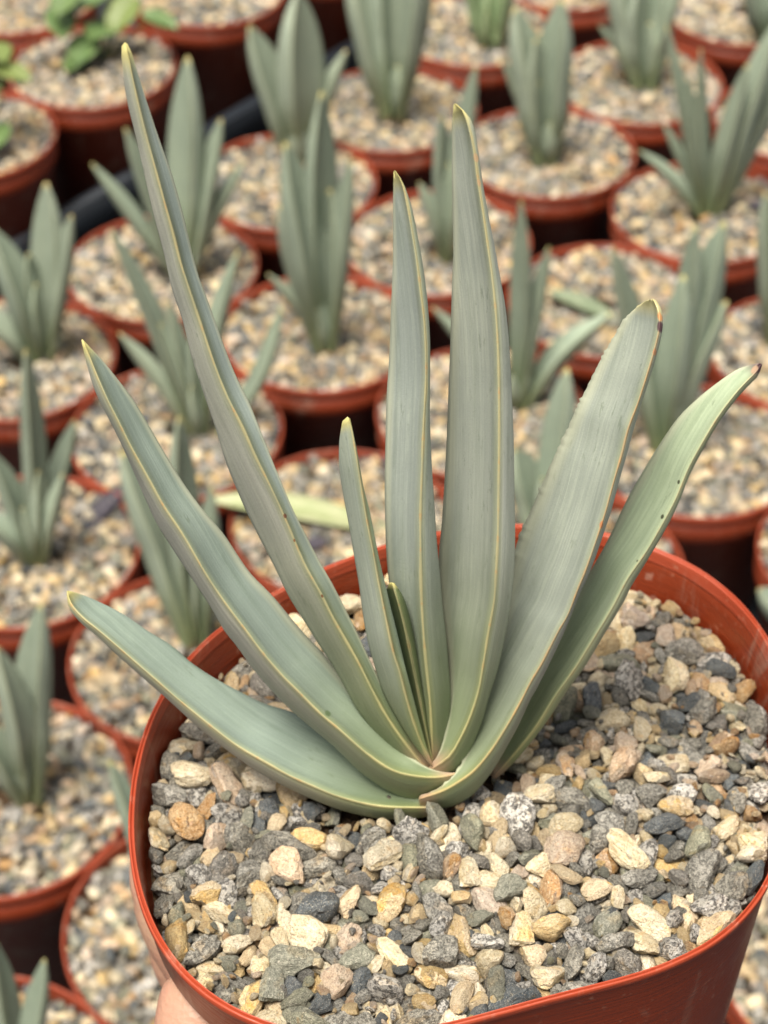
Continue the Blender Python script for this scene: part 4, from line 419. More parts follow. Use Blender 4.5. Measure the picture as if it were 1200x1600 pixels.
',161,-2338,5125,368,29,72,63,-4;5,365,-3432,-3428,145,39,-3,16,-91;12,231,-5101,-730,168,1,30,-28,-91;8,218,3019,449,178,40,43,74,-33;11,351,-2956,3867,236,10,-59,80,-2;9,244,2656,5614,113,79,27,-18,-51;10,286,-3621,4789,218,12,-80,-39,43;3,182,2238,872,217,20,41,-21,86;6,190,4186,1113,184,56,4,-14,82;3,108,4508,-4956,99,25,-5,96,-12;15,140,-2101,2095,460,18,42,87,-20;9,261,4081,-1083,264,42,83,-25,27;7,226,2745,-2437,167,74,-17,51,41;6,280,2099,2240,156,38,36,62,59;14,148,-6945,306,110,35,34,3,87;13,272,3076,2680,144,5,15,-54,82;7,175,4073,-1334,420,67,-3,-38,64;10,256,4806,2690,193,22,49,59,60;10,180,794,4359,365,82,48,8,-31;8,108,-3233,4242,368,36,-6,86,34;8,171,1983,-735,343,69,2,18,70;15,308,3399,-2010,489,29,-40,-60,63;15,101,5152,-1315,402,10,99,-12,7;1,183,-2771,4271,218,31,-62,-27,-67;8,216,-1522,399,111,13,54,82,-12;8,278,-5586,-371,133,14,-50,85,2;0,227,3253,5802,95,5,71,-70,-5;11,112,-2887,4131,374,21,-15,-23,-94;6,138,-4578,-4560,214,24,-67,53,-46;11,257,-6439,-999,413,41,23,28,83;13,396,-464,5296,242,70,45,45,30;2,359,4226,-437,212,82,42,24,31;7,318,-5130,2410,227,0,91,-40,10;0,222,5228,-682,100,80,-3,-12,-59;7,220,-4117,-3189,133,27,30,4,-92;10,102,2703,-3564,478,95,-24,-19,-3;4,238,-2702,-1334,121,31,-95,2,-3;2,277,629,-2014,249,90,-37,-17,-17;3,176,-1637,2748,577,44,22,79,-37;10,222,-834,-1112,512,73,30,-2,62;6,191,1076,-5742,445,83,33,27,-35;11,328,-4972,2793,176,71,-8,10,-69;2,211,-4379,-4763,97,58,-19,1,-79;10,391,-1248,5672,190,10,65,-75,2;5,241,-1214,-5132,164,69,-44,9,57;14,226,-5012,3454,166,31,20,67,-65;3,303,2604,4312,121,97,10,-6,-21;5,228,1432,-5847,161,40,15,-76,-49;7,207,-3458,-5135,258,17,-85,35,37;10,115,-4928,-5595,70,48,-13,42,-76;11,175,-623,5749,569,10,-50,85,16;6,166,-5324,-3938,98,9,-87,26,-42;6,255,4271,-2967,126,47,-19,25,-82;11,196,-6115,1165,122,82,35,-39,24;12,325,5637,-1400,137,33,-2,-2,-94;13,244,3902,-4274,130,78,-42,-37,27;1,162,-6513,-3209,122,77,-29,-18,54;12,123,3810,-1381,417,90,-15,-21,-36;7,136,-1644,3942,465,67,-8,54,51;1,138,-2644,3079,454,16,64,19,-73;10,105,-37,-4767,377,6,-70,-66,26;4,157,-1445,-5050,319,36,40,81,-23;9,171,-1339,-454,317,28,39,-4,88;12,140,3842,4180,326,12,54,80,22;13,157,5259,-2598,353,3,69,-32,65;13,131,2346,251,341,37,-74,-47,30;13,162,-4878,-2836,102,65,38,52,41;13,305,4947,-2532,223,1,-9,-98,-15;9,269,-2171,-63,133,84,-19,6,51;3,281,3602,2722,127,96,11,-10,-25;8,189,-4471,-4397,90,6,-69,72,-4;12,279,-3863,3238,194,96,-14,24,2;8,264,5528,-2430,144,23,52,81,-11;8,184,-5330,-3658,104,1,-96,22,-15;12,209,6471,2074,95,24,97,10,0;9,199,-2237,-4348,121,87,-29,12,39;1,152,-433,2942,538,77,-25,38,45;7,251,-4385,-1087,198,54,-1,43,-72;2,100,4563,1975,408,67,31,58,34;15,197,-1503,-1543,403,12,-47,-80,35;13,252,3273,-1666,161,81,55,21,-3;2,183,5238,2213,114,80,56,7,-22;13,273,-4178,3516,202,4,-22,97,11;3,171,3201,-3989,146,22,-44,77,-41;5,192,-5841,-4087,104,36,-60,-71,9;10,204,-6917,645,160,5,-65,-35,-68;0,220,-4429,59,233,28,95,-15,-4;10,142,-4421,3916,329,58,55,-12,-59;12,116,-1559,-4469,480,87,38,31,-9;4,192,605,-814,359,64,-39,-64,-17;6,138,-5404,1716,477,9,-79,13,-59;10,224,2236,-5389,131,47,-12,42,-77;15,357,-4756,1969,165,7,-8,81,-58;7,261,521,3021,216,8,86,30,-42;3,172,-4898,-816,106,26,-12,41,-86;7,281,-2173,2049,161,14,32,34,87;2,183,-3950,1277,122,91,33,-11,-21;5,276,-4656,1325,133,20,-66,61,-39;1,212,5837,733,151,28,-31,48,-77;14,154,-2953,-2440,124,11,2,43,-89;2,104,5017,2614,388,50,0,72,48;15,183,5647,1927,125,51,40,-75,-15;15,136,-2642,-5517,53,2,73,-68,2;8,268,-343,-6280,125,95,-29,0,-5;9,425,-672,2817,199,5,-6,-85,-52;0,274,-583,-4473,223,23,-38,87,21;2,238,4180,1537,172,39,-45,16,-79;2,222,68,-4641,206,72,-32,51,-35;5,264,-3906,4147,281,94,31,-7,-14;10,202,598,-4756,317,71,18,67,-14;14,271,3931,-1427,193,98,14,4,13;1,261,-1878,2375,223,21,25,47,-82;14,253,1024,2389,172,79,-10,-19,-57;4,203,-4436,-5244,101,61,66,37,24;11,299,2585,-5013,202,4,-77,-63,9;12,238,3312,4451,199,20,20,-96,8;1,252,-1516,-569,131,16,77,-61,-4;13,279,-3082,-883,205,12,'
'80,-58,-7;3,241,-944,-456,278,18,-4,-64,74;12,170,606,4617,340,75,-14,-14,63;3,174,6313,3726,104,18,97,17,2;8,224,-1194,3895,180,95,-10,28,-6;9,279,-4744,437,129,17,17,28,93;12,274,-4306,-2634,101,16,-56,81,-7;4,232,-6274,-784,132,97,3,4,23;1,275,1109,-2094,283,82,-15,-48,26;7,113,-3377,-4660,282,64,13,58,48;15,127,480,4639,380,19,-61,68,-36;5,346,-867,4387,259,95,-5,-32,-5;14,147,4385,-31,513,59,22,-72,-29;0,195,1278,129,96,88,-46,7,-1;4,204,-1346,-6089,115,16,62,-69,-34;9,302,-1256,-4111,168,77,-47,-14,40;13,216,-3647,-1889,130,18,50,-62,57;8,244,5218,4070,115,1,-1,-100,7;6,214,2059,3070,127,58,-67,-34,-31;14,216,368,5315,220,47,-41,77,14;1,192,-1991,3333,105,6,85,52,9;10,196,-6292,979,241,19,-12,97,-7;6,212,-1256,3054,659,72,-37,-46,36;4,226,934,-826,445,30,-89,-29,-18;12,168,1697,5889,411,34,-3,90,28;4,143,-3393,2333,332,10,68,66,-30;0,139,756,-665,250,45,-70,-53,-16;0,268,-4107,-1428,119,10,-11,5,-99;8,270,-1778,1590,170,12,-82,43,36;14,251,-2559,2372,140,6,14,96,-25;11,195,1972,5279,111,93,-35,6,10;8,237,851,2989,225,79,43,-38,-21;15,169,3455,5481,81,37,-92,-9,-8;6,217,-2642,-6001,131,7,1,1,100;7,145,560,-209,120,28,91,26,-14;8,154,-5973,-1617,75,95,-30,-7,7;12,121,-2292,4713,392,66,-42,61,-12;4,126,3584,738,446,64,65,31,-27;9,200,796,6220,400,66,44,-16,59;9,111,2654,4583,290,39,-19,67,60;3,341,392,3515,199,92,-21,10,-33;5,298,-5135,387,118,66,-12,12,-73;10,305,-1705,5123,222,44,-73,38,-34;8,232,-2665,-2752,136,33,68,64,-14;1,183,43,4152,250,75,-46,33,35;9,238,-712,1338,259,28,69,-63,23;11,201,2888,5897,112,99,4,11,-8;3,145,749,4834,384,5,92,38,-4;9,138,3548,-5243,75,42,-43,-33,73;13,134,2883,-1278,339,47,-3,6,88;11,242,-5127,3119,173,35,-15,-48,-79;5,167,2768,1737,199,88,-24,-29,28;2,164,-3510,3430,345,24,-86,-44,7;6,158,-2870,925,296,43,-27,26,-82;5,187,-758,-880,403,1,76,-63,16;3,127,6517,1866,92,6,71,-63,30;9,112,-5735,-4062,200,24,80,55,0;7,245,-146,-1715,159,71,-36,-49,35;3,297,997,-1736,118,99,11,-2,10;2,321,-826,-4935,165,69,-71,-4,-12;5,240,-2195,4064,311,57,57,-59,10;13,267,1326,1237,199,28,92,22,13;0,247,-4634,1709,217,64,67,-7,37;15,121,-3449,4644,386,48,-48,67,31;14,175,-1210,4590,528,44,27,-9,85;4,214,-6049,-788,343,21,-17,55,-79;6,153,-914,-6620,103,20,95,20,16;15,138,2712,-2630,279,68,-20,-67,-21;4,216,3367,701,167,32,15,45,-82;2,234,5347,-2034,128,15,98,-3,8;15,397,868,4477,141,2,-85,-53,-3;13,245,-1762,-2321,162,37,51,-55,-55;6,223,581,-4259,160,36,10,85,37;8,398,-1747,3746,201,41,-2,-14,90;15,313,1308,-5613,123,33,-10,5,-94;5,209,-6361,1552,85,22,-3,-17,96;0,199,2539,-792,107,58,-31,-21,73;14,235,4359,-805,165,50,-76,-4,41;11,119,-2352,1945,376,30,-76,-7,57;10,233,-4515,4165,177,18,-85,-28,40;11,193,3492,-1382,337,19,-94,-25,15;12,323,-505,-749,284,69,-40,-16,-58;11,131,-5850,-3576,125,76,-33,56,3;4,113,3501,704,355,27,26,-92,9;0,119,3549,-1141,347,18,-72,-59,-31;10,141,5889,380,231,23,66,-20,69;8,131,1393,6143,378,80,-57,10,-17;13,265,-1191,-2921,139,82,-54,-17,-5;9,337,1407,-3491,172,80,-54,1,25;14,154,-2816,-4959,140,34,-17,92,4;9,238,-436,1387,127,89,7,-15,43;1,278,-3209,2238,189,38,2,-19,-91;0,222,-1815,793,177,66,68,-18,-26;4,156,6249,-27,76,4,96,-29,3;13,145,4658,-2651,410,62,-34,-68,20;13,157,-5226,-3426,102,32,31,88,-18;11,266,-5055,-1312,201,27,-47,48,69;15,162,-1050,1725,332,36,-56,-46,-59;0,199,-5739,-1361,89,98,6,-12,16;6,210,-1089,3071,440,85,31,-38,19;9,167,3014,82,334,37,-57,70,-23;7,219,-1925,-3527,147,28,7,-19,94;11,145,132,-3191,446,32,59,-74,-10;15,169,133,2458,429,10,54,-83,-4;7,135,3077,-4183,263,19,11,-44,-87;5,336,3672,-3805,135,11,-99,-9,-5;4,267,-7,4683,139,39,9,28,87;12,188,4848,4150,104,88,-41,-25,8;6,176,-4560,-2951,89,82,-29,12,-48;2,274,-2738,-2048,168,58,21,51,60;7,214,-1153,-2204,111,47,16,-56,-66;3,203,5894,-1613,122,5,-41,91,9;0,158,-2851,1465,73,56,13,-2,82;6,241,-4668,-1542,134,38,41,60,56;5,209,-5670,-3421,85,26,-3,-17,95;1,248,826,-1358,162,89,44,-1,-12;3,174,2606,1854,162,91,-24,20,27;0,406,179,2618,183,87,-12,4,-48;5,323,4529,2517,128,73,-11,-13,66;12,219,-3038,'
'-478,298,62,2,-75,-20;7,182,3654,3198,95,38,45,36,72;6,223,1216,1534,202,48,70,5,52;1,140,-2237,949,352,50,-25,55,-63;8,269,432,-1616,125,91,-23,-12,33;11,197,3836,5230,135,11,86,-50,-1;14,192,4276,5301,176,55,54,54,34;11,248,-4658,2376,139,43,-25,-24,83;0,258,-2810,780,115,34,-11,2,-93;1,113,-3955,-6319,62,7,2,-99,-15;15,241,1400,-852,138,32,-11,-42,84;15,261,1601,-2926,121,12,-46,87,-11;15,149,2731,-1214,115,36,55,-61,45;13,279,-1921,1198,156,62,-63,18,-43;12,264,-4884,1371,140,68,-37,-44,46;2,354,-1877,6057,178,56,-22,-9,-80;0,296,3292,-2087,165,88,-6,-25,-41;8,210,-275,-3912,241,73,41,-53,14;8,266,3842,-336,213,93,38,-3,-4;13,213,116,3857,308,37,16,-43,81;13,118,3011,-3303,525,1,27,91,32;4,165,3592,1483,90,40,77,45,23;2,131,168,4112,403,58,-1,-53,62;15,112,-6399,756,321,38,-55,34,-66;11,173,-4663,-2710,143,35,84,28,-32;0,156,3260,-3480,395,31,-24,15,91;6,122,-5237,-695,321,91,-7,15,-38;13,102,4824,-2253,326,47,46,45,-60;9,179,-1844,2971,425,73,-14,-23,63;15,167,-636,1057,84,13,-17,-77,60;15,291,1090,5225,108,5,90,-42,1;15,226,-5497,495,83,3,20,-98,1;11,221,2853,-2739,142,76,-42,27,-41;4,228,-997,1188,136,12,-93,-28,19;7,178,2727,1040,112,15,2,-65,74;15,254,1536,-5297,218,95,18,27,-3;7,280,3224,-3133,269,52,78,24,-26;6,214,-3640,-5275,120,4,1,72,70;15,164,-2069,901,379,39,7,-91,10;2,187,3932,2381,113,8,-4,48,87;6,172,-2416,4122,99,53,65,41,36;14,155,-1269,3269,406,94,-8,30,15;15,182,-1366,5795,458,10,88,46,8;13,108,1610,-5515,266,38,-34,-86,-11;3,176,247,-4517,376,41,14,-6,90;11,171,-1874,-5101,112,18,-51,-84,7;8,224,-3856,-305,105,81,-23,11,-53;13,198,161,5964,128,37,-7,93,-4;13,162,-1872,-3843,104,10,-48,55,-67;5,250,122,-6271,164,44,-11,-77,44;11,215,-2198,2560,196,46,79,33,22;10,232,-1614,-4838,114,69,17,33,62;7,191,-2977,-2212,125,95,-24,1,18;2,342,4415,-1816,154,62,7,-21,75;0,198,-2267,1257,165,31,-66,7,-68;14,216,-6670,76,121,10,-2,96,-25;1,149,-5405,149,80,15,59,-79,-8;2,119,698,3216,341,50,-14,39,-76;6,187,2895,5510,106,48,50,52,49;9,112,-3866,3392,303,98,0,19,-10;10,260,-4009,-2108,127,70,35,-13,-61;6,248,3321,-2552,138,54,57,-44,-45;12,192,5966,1572,90,34,92,17,6;9,270,3577,2152,135,61,-40,-18,66;3,315,-257,3942,127,36,7,7,93;4,201,-3001,-3690,99,14,-74,65,-11;11,257,-1690,5563,246,56,69,-19,-41;13,219,-2604,-31,138,33,-83,-44,-2;5,224,6009,1310,92,0,-55,83,-12;15,256,-4930,836,173,12,-41,3,-90;1,153,-1797,-2927,177,32,-86,-31,-26;9,192,-20,-3925,213,11,-71,-57,-40;1,233,-3018,5451,169,70,-61,16,-33;5,367,2149,-1088,153,91,16,3,39;4,188,-538,4954,370,56,-81,-15,-4;12,207,-1956,3917,389,19,81,55,-9;13,180,-900,4633,590,52,-11,81,25;2,177,273,-1838,270,82,11,-45,35;7,231,-375,4822,119,33,2,-58,-74;13,225,3120,-5326,122,0,-17,55,-82;12,278,2000,-1865,103,1,-80,60,7;6,138,2920,685,76,49,-10,-18,85;11,180,714,2230,119,56,51,32,-57;8,246,564,-5096,136,11,94,22,-25;6,233,-4738,-1008,157,9,-85,52,5')
REST = [tuple(int(n) for n in r.split(',')) for r in REST_TEXT.split(';')]

def rest_rows(rows):
    out = []
    for (k, s, x, y, z, a, b, c, d) in rows:
        q = Quaternion((a / 100, b / 100, c / 100, d / 100)); q.normalize()
        out.append((k, s * 1e-5, x * 1e-5, y * 1e-5, z * 1e-5, q))
    return out

# ------------------------------------------------------------------ the held pot (squeezed slightly out of round)
RIM_R = 0.075
OVAL = [0.0130, 0.0924, 0.001, -0.0115, -0.0273, -0.0141, -0.0080, 0.0105]
POT = Vector((0.0191, 0.2855, 0.927 - 0.3285))
def oval(t, amt=1.0):
    return 1 + amt * sum(OVAL[2 * i] * math.cos((i + 2) * t) + OVAL[2 * i + 1] * math.sin((i + 2) * t) for i in range(4))

def lathe(profile, n, amt=None, nick=0.0, seed=0):
    """profile of (r, z, squeeze); closed round the axis."""
    V = []; F = []
    m = len(profile)
    for i in range(n):
        t = 2 * math.pi * i / n
        for j, p in enumerate(profile):
            f = oval(t, p[2]) if amt else 1.0
            dz = nick * noise.noise(Vector((math.cos(t) * 9, math.sin(t) * 9, seed + j * .3))) if nick else 0
            dr = .35 * dz
            V.append(((p[0] + dr) * f * math.cos(t), (p[0] + dr) * f * math.sin(t), p[1] + dz))
    for i in range(n):
        a = i * m; b = ((i + 1) % n) * m
        for j in range(m - 1):
            F.append((a + j, b + j, b + j + 1, a + j + 1))
    me = bpy.data.meshes.new('lathe')
    me.from_pydata(V, [], F)
    return smooth(me)

def disc(r, z, n, amt=0.0, rings=6, bumpy=0.0):
    V = [(0, 0, z)]; F = []
    for k in range(1, rings + 1):
        for i in range(n):
            t = 2 * math.pi * i / n
            q = r * k / rings * (oval(t, amt) if amt else 1.0)
            V.append((q * math.cos(t), q * math.sin(t), z + bumpy * noise.noise(Vector((q * math.cos(t) * 60, q * math.sin(t) * 60, 3)))))
    for i in range(n): F.append((0, 1 + i, 1 + (i + 1) % n))
    for k in range(rings - 1):
        a = 1 + k * n; b = a + n
        for i in range(n): F.append((a + i, b + i, b + (i + 1) % n, a + (i + 1) % n))
    me = bpy.data.meshes.new('soil')
    me.from_pydata(V, [], F)
    return smooth(me)

pot = empty('plant_pot', POT - Vector((0, 0, .118)))
tag(pot, 'large sharp terracotta coloured plastic pot full of gravel, held up in a hand', 'plant pot')
PZ = .118
wall = lathe([(.0650, 0, .9), (.0668, .001, .9), (.0682, .020, .95), (.0708, .060, 1), (.0722, .088, 1), (.0731, .103, 1), (.0739, .1120, 1), (.0745, .1150, 1), (.0746, .1158, 1),
              (.0742, .1160, 1), (.0735, .1145, 1), (.0731, .112, 1), (.0725, .104, 1), (.0716, .094, 1), (.0700, .08, .95)], 160, True)
for v in wall.vertices:                      # the wall gives way under the gripping thumb and fingers
    da = (math.degrees(math.atan2(v.co.y, v.co.x)) % 360) - 214
    g_ = math.exp(-(da / 28.0) ** 2)
    f = 1 - g_ * (.10 * (1 - sstep(.086, .100, v.co.z)) + .13 * (1 - sstep(.055, .096, v.co.z)))
    v.co.x *= f; v.co.y *= f
wall.name = 'pot_wall'
link('wall', wall, M_POT, pot)
rim = lathe([(.0743, .1148, 1), (.0748, .1156, 1), (.07505, .1166, 1), (.0750, .1175, 1), (.0747, .1180, 1), (.0745, .1176, 1), (.07435, .1168, 1),
             (.0742, .1168, 1), (.0741, .1177, 1), (.0739, .1180, 1), (.0737, .1174, 1), (.07355, .1160, 1), (.0733, .1146, 1)], 260, True, .00022, 4)
rim.name = 'pot_rim'
link('rim', rim, M_RIM, pot)
link('soil', disc(.0715, .1012, 96, 1.0, 12, .0012), M_SOIL, pot)

GTOP = -.0170 + PZ                       # resting floor of the stones
def main_z(x, y, z): return GTOP + z * (1.0 - 1.5 * max(0, math.hypot(x, y) - .066) * 6) + .0008
rk = random.Random(77)
rows = rest_rows(REST)
rows = [(k, s * 1.04, x * .995, y * .995, z, q) for (k, s, x, y, z, q) in rows]
kinds = []
for i, r in enumerate(rows):
    wgt = list(WEIGHT)
    if r[1] < .0020: wgt[3] += 14; wgt[5] += 4; wgt[6] += 6; wgt[1] -= 6      # the small bits are paler and redder
    if r[3] > .035 and r[2] < .01: wgt[3] += 40; wgt[4] += 25                  # a pale patch behind the plant
    kinds.append(rk.choices(range(9), wgt)[0])
grit = []
for i in range(2600):
    t = rk.uniform(0, 2 * math.pi); q = math.sqrt(rk.random()) * .0705 * oval(t)
    x, y = q * math.cos(t), q * math.sin(t)
    grit.append((rk.randrange(NSHAPE), rk.uniform(.0006, .0018), x, y, .0010 + .0052 * rk.random() ** 1.2, Quaternion((rk.gauss(0, 1), rk.gauss(0, 1), rk.gauss(0, 1), rk.gauss(0, 1))).normalized()))
gk = [rk.choices(range(9), [14, 5, 8, 22, 22, 12, 10, 8, 10])[0] for _ in grit]

# ------------------------------------------------------------------ leaves
def leaf_mesh(Lp, Mp, Rp, B, n, ad_side, N=64, order=lambda t: 0.0, kA=1.15, kB=.75, lead=.45, groove=.13, bulge=.22,
              thick=.7, teeth=0.0, edge_side=None, px_tip_round=True, cut=1e-5):
    """A leaf as a closed loft.  Lp, Mp, Rp: outline, near margin, outline, tip to base.
    The near margin stands towards the viewer, both faces fall away from it, the back closes it."""
    L = resample(Lp, N); M = resample(Mp, N); Rr = resample(Rp, N)
    rnd = random.Random(int(Mp[0][0] * 13 + Mp[0][1]))
    mpp = (B - CAM).length / FPX
    V = []; UV = []; MK = []; F = []
    length = 0.0; prev = None
    lens = []
    for i in range(N - 1, -1, -1):
        p = on_plane(M[i].x, M[i].y, B, n)
        if prev is not None: length += (p - prev).length
        prev = p; lens.append(length)
    lens.reverse()
    tot = lens[0]
    rr_ = .5 * mpp * 4.4                     # half width of the margin ridge in metres, in pixels about 2.2
    ring = None
    fr = [0.12, .25, .42, .6, .78, .92]
    for i in range(N):
        t = 1.0 - i / (N - 1.0)              # 1 at the tip
        l, m, r = L[i], M[i], Rr[i]
        wl = (m - l).length * mpp; wr = (r - m).length * mpp
        ka, kb = (kA, kB)
        kl, kr = (ka, kb) if ad_side == 'L' else (kb, ka)
        om = order(t) + lead * (wl + wr)
        ol = om - kl * wl; orr = om - kr * wr
        pts = []
        def add(px, py, off, u, sd, ed):
            pts.append((on_plane(px, py, B, n, off), u, sd, ed))
        aL = 1.0 if ad_side == 'L' else 0.0
        jit = teeth * (rnd.random() ** 3) if teeth else 0.0
        # L outline to margin
        dl = Vector((l.x - m.x, l.y - m.y)); 
        for q in reversed(fr):
            s = q
            ex = math.sin(math.pi * s)
            b_ = (-groove * (math.sin(math.pi * min(1, s * 1.35)) if s < .74 else 0) if aL else bulge * ex) * wl
            add(m.x + dl.x * s, m.y + dl.y * s, lerp(om, ol, s ** (.8 if aL else 1.0)) + b_, -wl * s, aL, 1.0 if (edge_side == 'L' and s > .9) else 0.0)
        # ridge
        rw = min(rr_, .35 * (wl + wr))
        add(m.x + dl.x * min(.08, 2.2 / max(1, dl.length)), m.y + dl.y * min(.08, 2.2 / max(1, dl.length)), om + rw * .35, -min(.08 * wl, 2.2 * mpp), aL, 0)
        add(m.x, m.y, om + rw * .75, 0.0, .5, 0)
        dr = Vector((r.x - m.x, r.y - m.y))
        add(m.x + dr.x * min(.08, 2.2 / max(1, dr.length)), m.y + dr.y * min(.08, 2.2 / max(1, dr.length)), om + rw * .35, min(.08 * wr, 2.2 * mpp), 1 - aL, 0)
        for q in fr:
            s = q
            ex = math.sin(math.pi * s)
            b_ = (-groove * (math.sin(math.pi * min(1, s * 1.35)) if s < .74 else 0) if not aL else bulge * ex) * wr
            add(m.x + dr.x * s, m.y + dr.y * s, lerp(om, orr, s ** (.8 if not aL else 1.0)) + b_, wr * s, 1 - aL, 1.0 if (edge_side == 'R' and s > .9) else 0.0)
        # outlines and the back
        th = thick * (wl + wr) * .5
        add(r.x, r.y, orr, wr, 1 - aL, 1.0 if edge_side == 'R' else 0.0)
        lx, ly = l.x - jit * 1.0, l.y - jit * .4
        cxr, cyr = lerp(r.x, l.x, .12), lerp(r.y, l.y, .12)
        add(cxr, cyr, lerp(orr, ol, .1) - th * .55, wr * 1.15, 1 - aL, 0)
        add(lerp(r.x, l.x, .38), lerp(r.y, l.y, .38), lerp(orr, ol, .38) - th, wr * 1.4, 0, 0)
        add(lerp(r.x, l.x, .66), lerp(r.y, l.y, .66), lerp(orr, ol, .66) - th, -wl * 1.4, 0, 0)
        add(lerp(r.x, l.x, .89), lerp(r.y, l.y, .89), lerp(orr, ol, .9) - th * .5, -wl * 1.15, aL, 0)
        add(lx, ly, ol, -wl, aL, 1.0 if edge_side == 'L' else 0.0)
        ring = len(pts)
        for (p, u, sd, ed) in pts:
            V.append(p); UV.append((u, lens[i])); MK.append((sd, ed, t, 1.0))
    for i in range(N - 1):
        a = i * ring; b = a + ring
        for j in range(ring):
            k = (j + 1) % ring
            F.append((a + j, a + k, b + k, b + j))
    # close tip and base
    V.append(sum((V[j] for j in range(ring)), Vector()) / ring); UV.append((.01, tot)); MK.append((.5, 0, 1, 1)); c = len(V) - 1
    for j in range(ring): F.append((c, (j + 1) % ring, j))
    e = (N - 1) * ring
    V.append(sum((V[e + j] for j in range(ring)), Vector()) / ring); UV.append((.01, 0)); MK.append((.5, 0, 0, 1)); c = len(V) - 1
    for j in range(ring): F.append((c, e + j, e + (j + 1) % ring))
    me = bpy.data.meshes.new('leaf')
    me.from_pydata([tuple(v - B) for v in V], [], F)
    uvl = me.uv_layers.new(name='UVMap')
    li = [l.vertex_index for l in me.loops]
    uvl.data.foreach_set('uv', [x for q in li for x in UV[q]])
    ca = me.color_attributes.new('mask', 'FLOAT_COLOR', 'POINT')
    ca.data.foreach_set('color', [x for q in MK for x in q])
    bm = bmesh.new(); bm.from_mesh(me)
    bmesh.ops.recalc_face_normals(bm, faces=bm.faces)
    bm.to_mesh(me); bm.free()
    return smooth(me)

# ---- the plant in the held pot
BASE = on_z(692, 1248, POT.z - .012)
TILT = R(9)
FN = Vector((0, -math.cos(TILT), math.sin(TILT)))        # the fan leans back a little
AD, AB = (.235, .270, .205), (.285, .285, .240)
PLANT = empty('fan_aloe', BASE)
tag(PLANT, 'large sharp grey-green fan of nine strap leaves with yellow edges in the held pot', 'succulent')

LEAVES = []
LEAVES.append(dict(side='R', edge=None, o=lambda t: .0035 * (1 - sstep(0, .4, t)), ad=(0.201, 0.252, 0.215), ab=(0.277, 0.274, 0.228),
  L=[(104,925),(108,950),(126,973),(150,993),(180,1021),(222,1058),(262,1093),(300,1128),(340,1161),(380,1191),(420,1216),(470,1241),(510,1258),(550,1271),(600,1280),(645,1279),(692,1273)],
  M=[(105,923),(111,945),(129,966),(153,985),(186,1013),(226,1048),(271,1087),(302,1113),(333,1138),(372,1167),(412,1190),(452,1212),(492,1230),(530,1245),(580,1258),(620,1262),(688,1262)],
  R=[(107,923),(122,927),(150,938),(190,958),(230,985),(270,1010),(300,1036),(333,1058),(370,1078),(410,1098),(450,1110),(475,1121),(500,1135),(540,1160),(580,1190),(620,1222),(660,1246),(688,1258)]))
LEAVES.append(dict(side='R', edge='R', o=lambda t: .0030 * (1 - sstep(0, .35, t)), ad=(0.200, 0.246, 0.215), ab=(0.268, 0.266, 0.233),
  L=[(127,531),(133,560),(140,585),(150,615),(170,655),(190,695),(210,740),(225,775),(245,818),(270,858),(300,904),(330,950),(350,985),(370,1010),(395,1045),(425,1080),(455,1110),(490,1140),(520,1165),(540,1185),(560,1204),(590,1226),(620,1242),(650,1251),(676,1243),(700,1229),(722,1213)],
  M=[(129,530),(137,550),(150,585),(165,620),(185,660),(205,700),(230,745),(255,790),(285,835),(322,898),(350,940),(380,980),(410,1020),(440,1055),(465,1080),(500,1115),(530,1140),(560,1167),(580,1183),(600,1197),(625,1208),(660,1214),(690,1214),(718,1208)],
  R=[(131,532),(140,542),(160,563),(190,600),(215,635),(250,695),(265,720),(290,760),(320,800),(350,835),(380,880),(397,902),(425,930),(450,960),(480,995),(500,1015),(522,1042),(550,1075),(580,1112),(612,1150),(640,1180),(670,1200),(700,1207),(719,1206)]))
LEAVES.append(dict(side='R', edge='R', o=lambda t: .0008 * (1 - sstep(0, .3, t)) + .002 * t, ad=(0.220, 0.261, 0.242), ab=(0.312, 0.314, 0.270),
  L=[(190,72),(190,90),(195,135),(200,165),(210,205),(225,270),(240,335),(257,400),(268,450),(285,500),(300,560),(320,620),(337,670),(352,720),(370,765),(385,800),(400,830),(430,888),(450,930),(478,975),(500,1010),(520,1040),(545,1085),(560,1112),(590,1150),(620,1180),(645,1200),(664,1211)],
  M=[(195,66),(201,90),(208,125),(217,165),(228,210),(243,265),(258,320),(272,370),(282,410),(295,450),(315,510),(335,570),(355,620),(380,670),(400,715),(425,765),(450,820),(475,880),(500,925),(520,965),(540,1000),(560,1035),(580,1075),(600,1112),(620,1143),(640,1170),(660,1195),(673,1202)],
  R=[(199,68),(205,80),(214,110),(230,160),(250,220),(268,270),(285,330),(297,380),(310,430),(325,470),(350,540),(370,590),(390,630),(410,680),(430,730),(455,790),(475,830),(500,878),(520,913),(545,962),(565,1003),(582,1040),(607,1090),(634,1137),(656,1172),(675,1199)]))
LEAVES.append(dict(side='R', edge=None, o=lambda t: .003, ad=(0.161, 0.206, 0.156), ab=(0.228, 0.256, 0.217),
  L=[(535,658),(530,690),(530,730),(536,772),(545,820),(553,868),(561,915),(567,960),(574,1000),(585,1040),(600,1085),(625,1130),(650,1168),(674,1197)],
  M=[(543,651),(550,670),(557,710),(565,760),(573,810),(583,860),(592,910),(603,965),(615,1020),(625,1050),(635,1090),(647,1130),(660,1165),(675,1196)],
  R=[(547,654),(552,675),(559,710),(568,760),(577,795),(585,835),(593,875),(602,912),(611,950),(621,990),(633,1040),(646,1090),(659,1140),(669,1175),(677,1197)]))
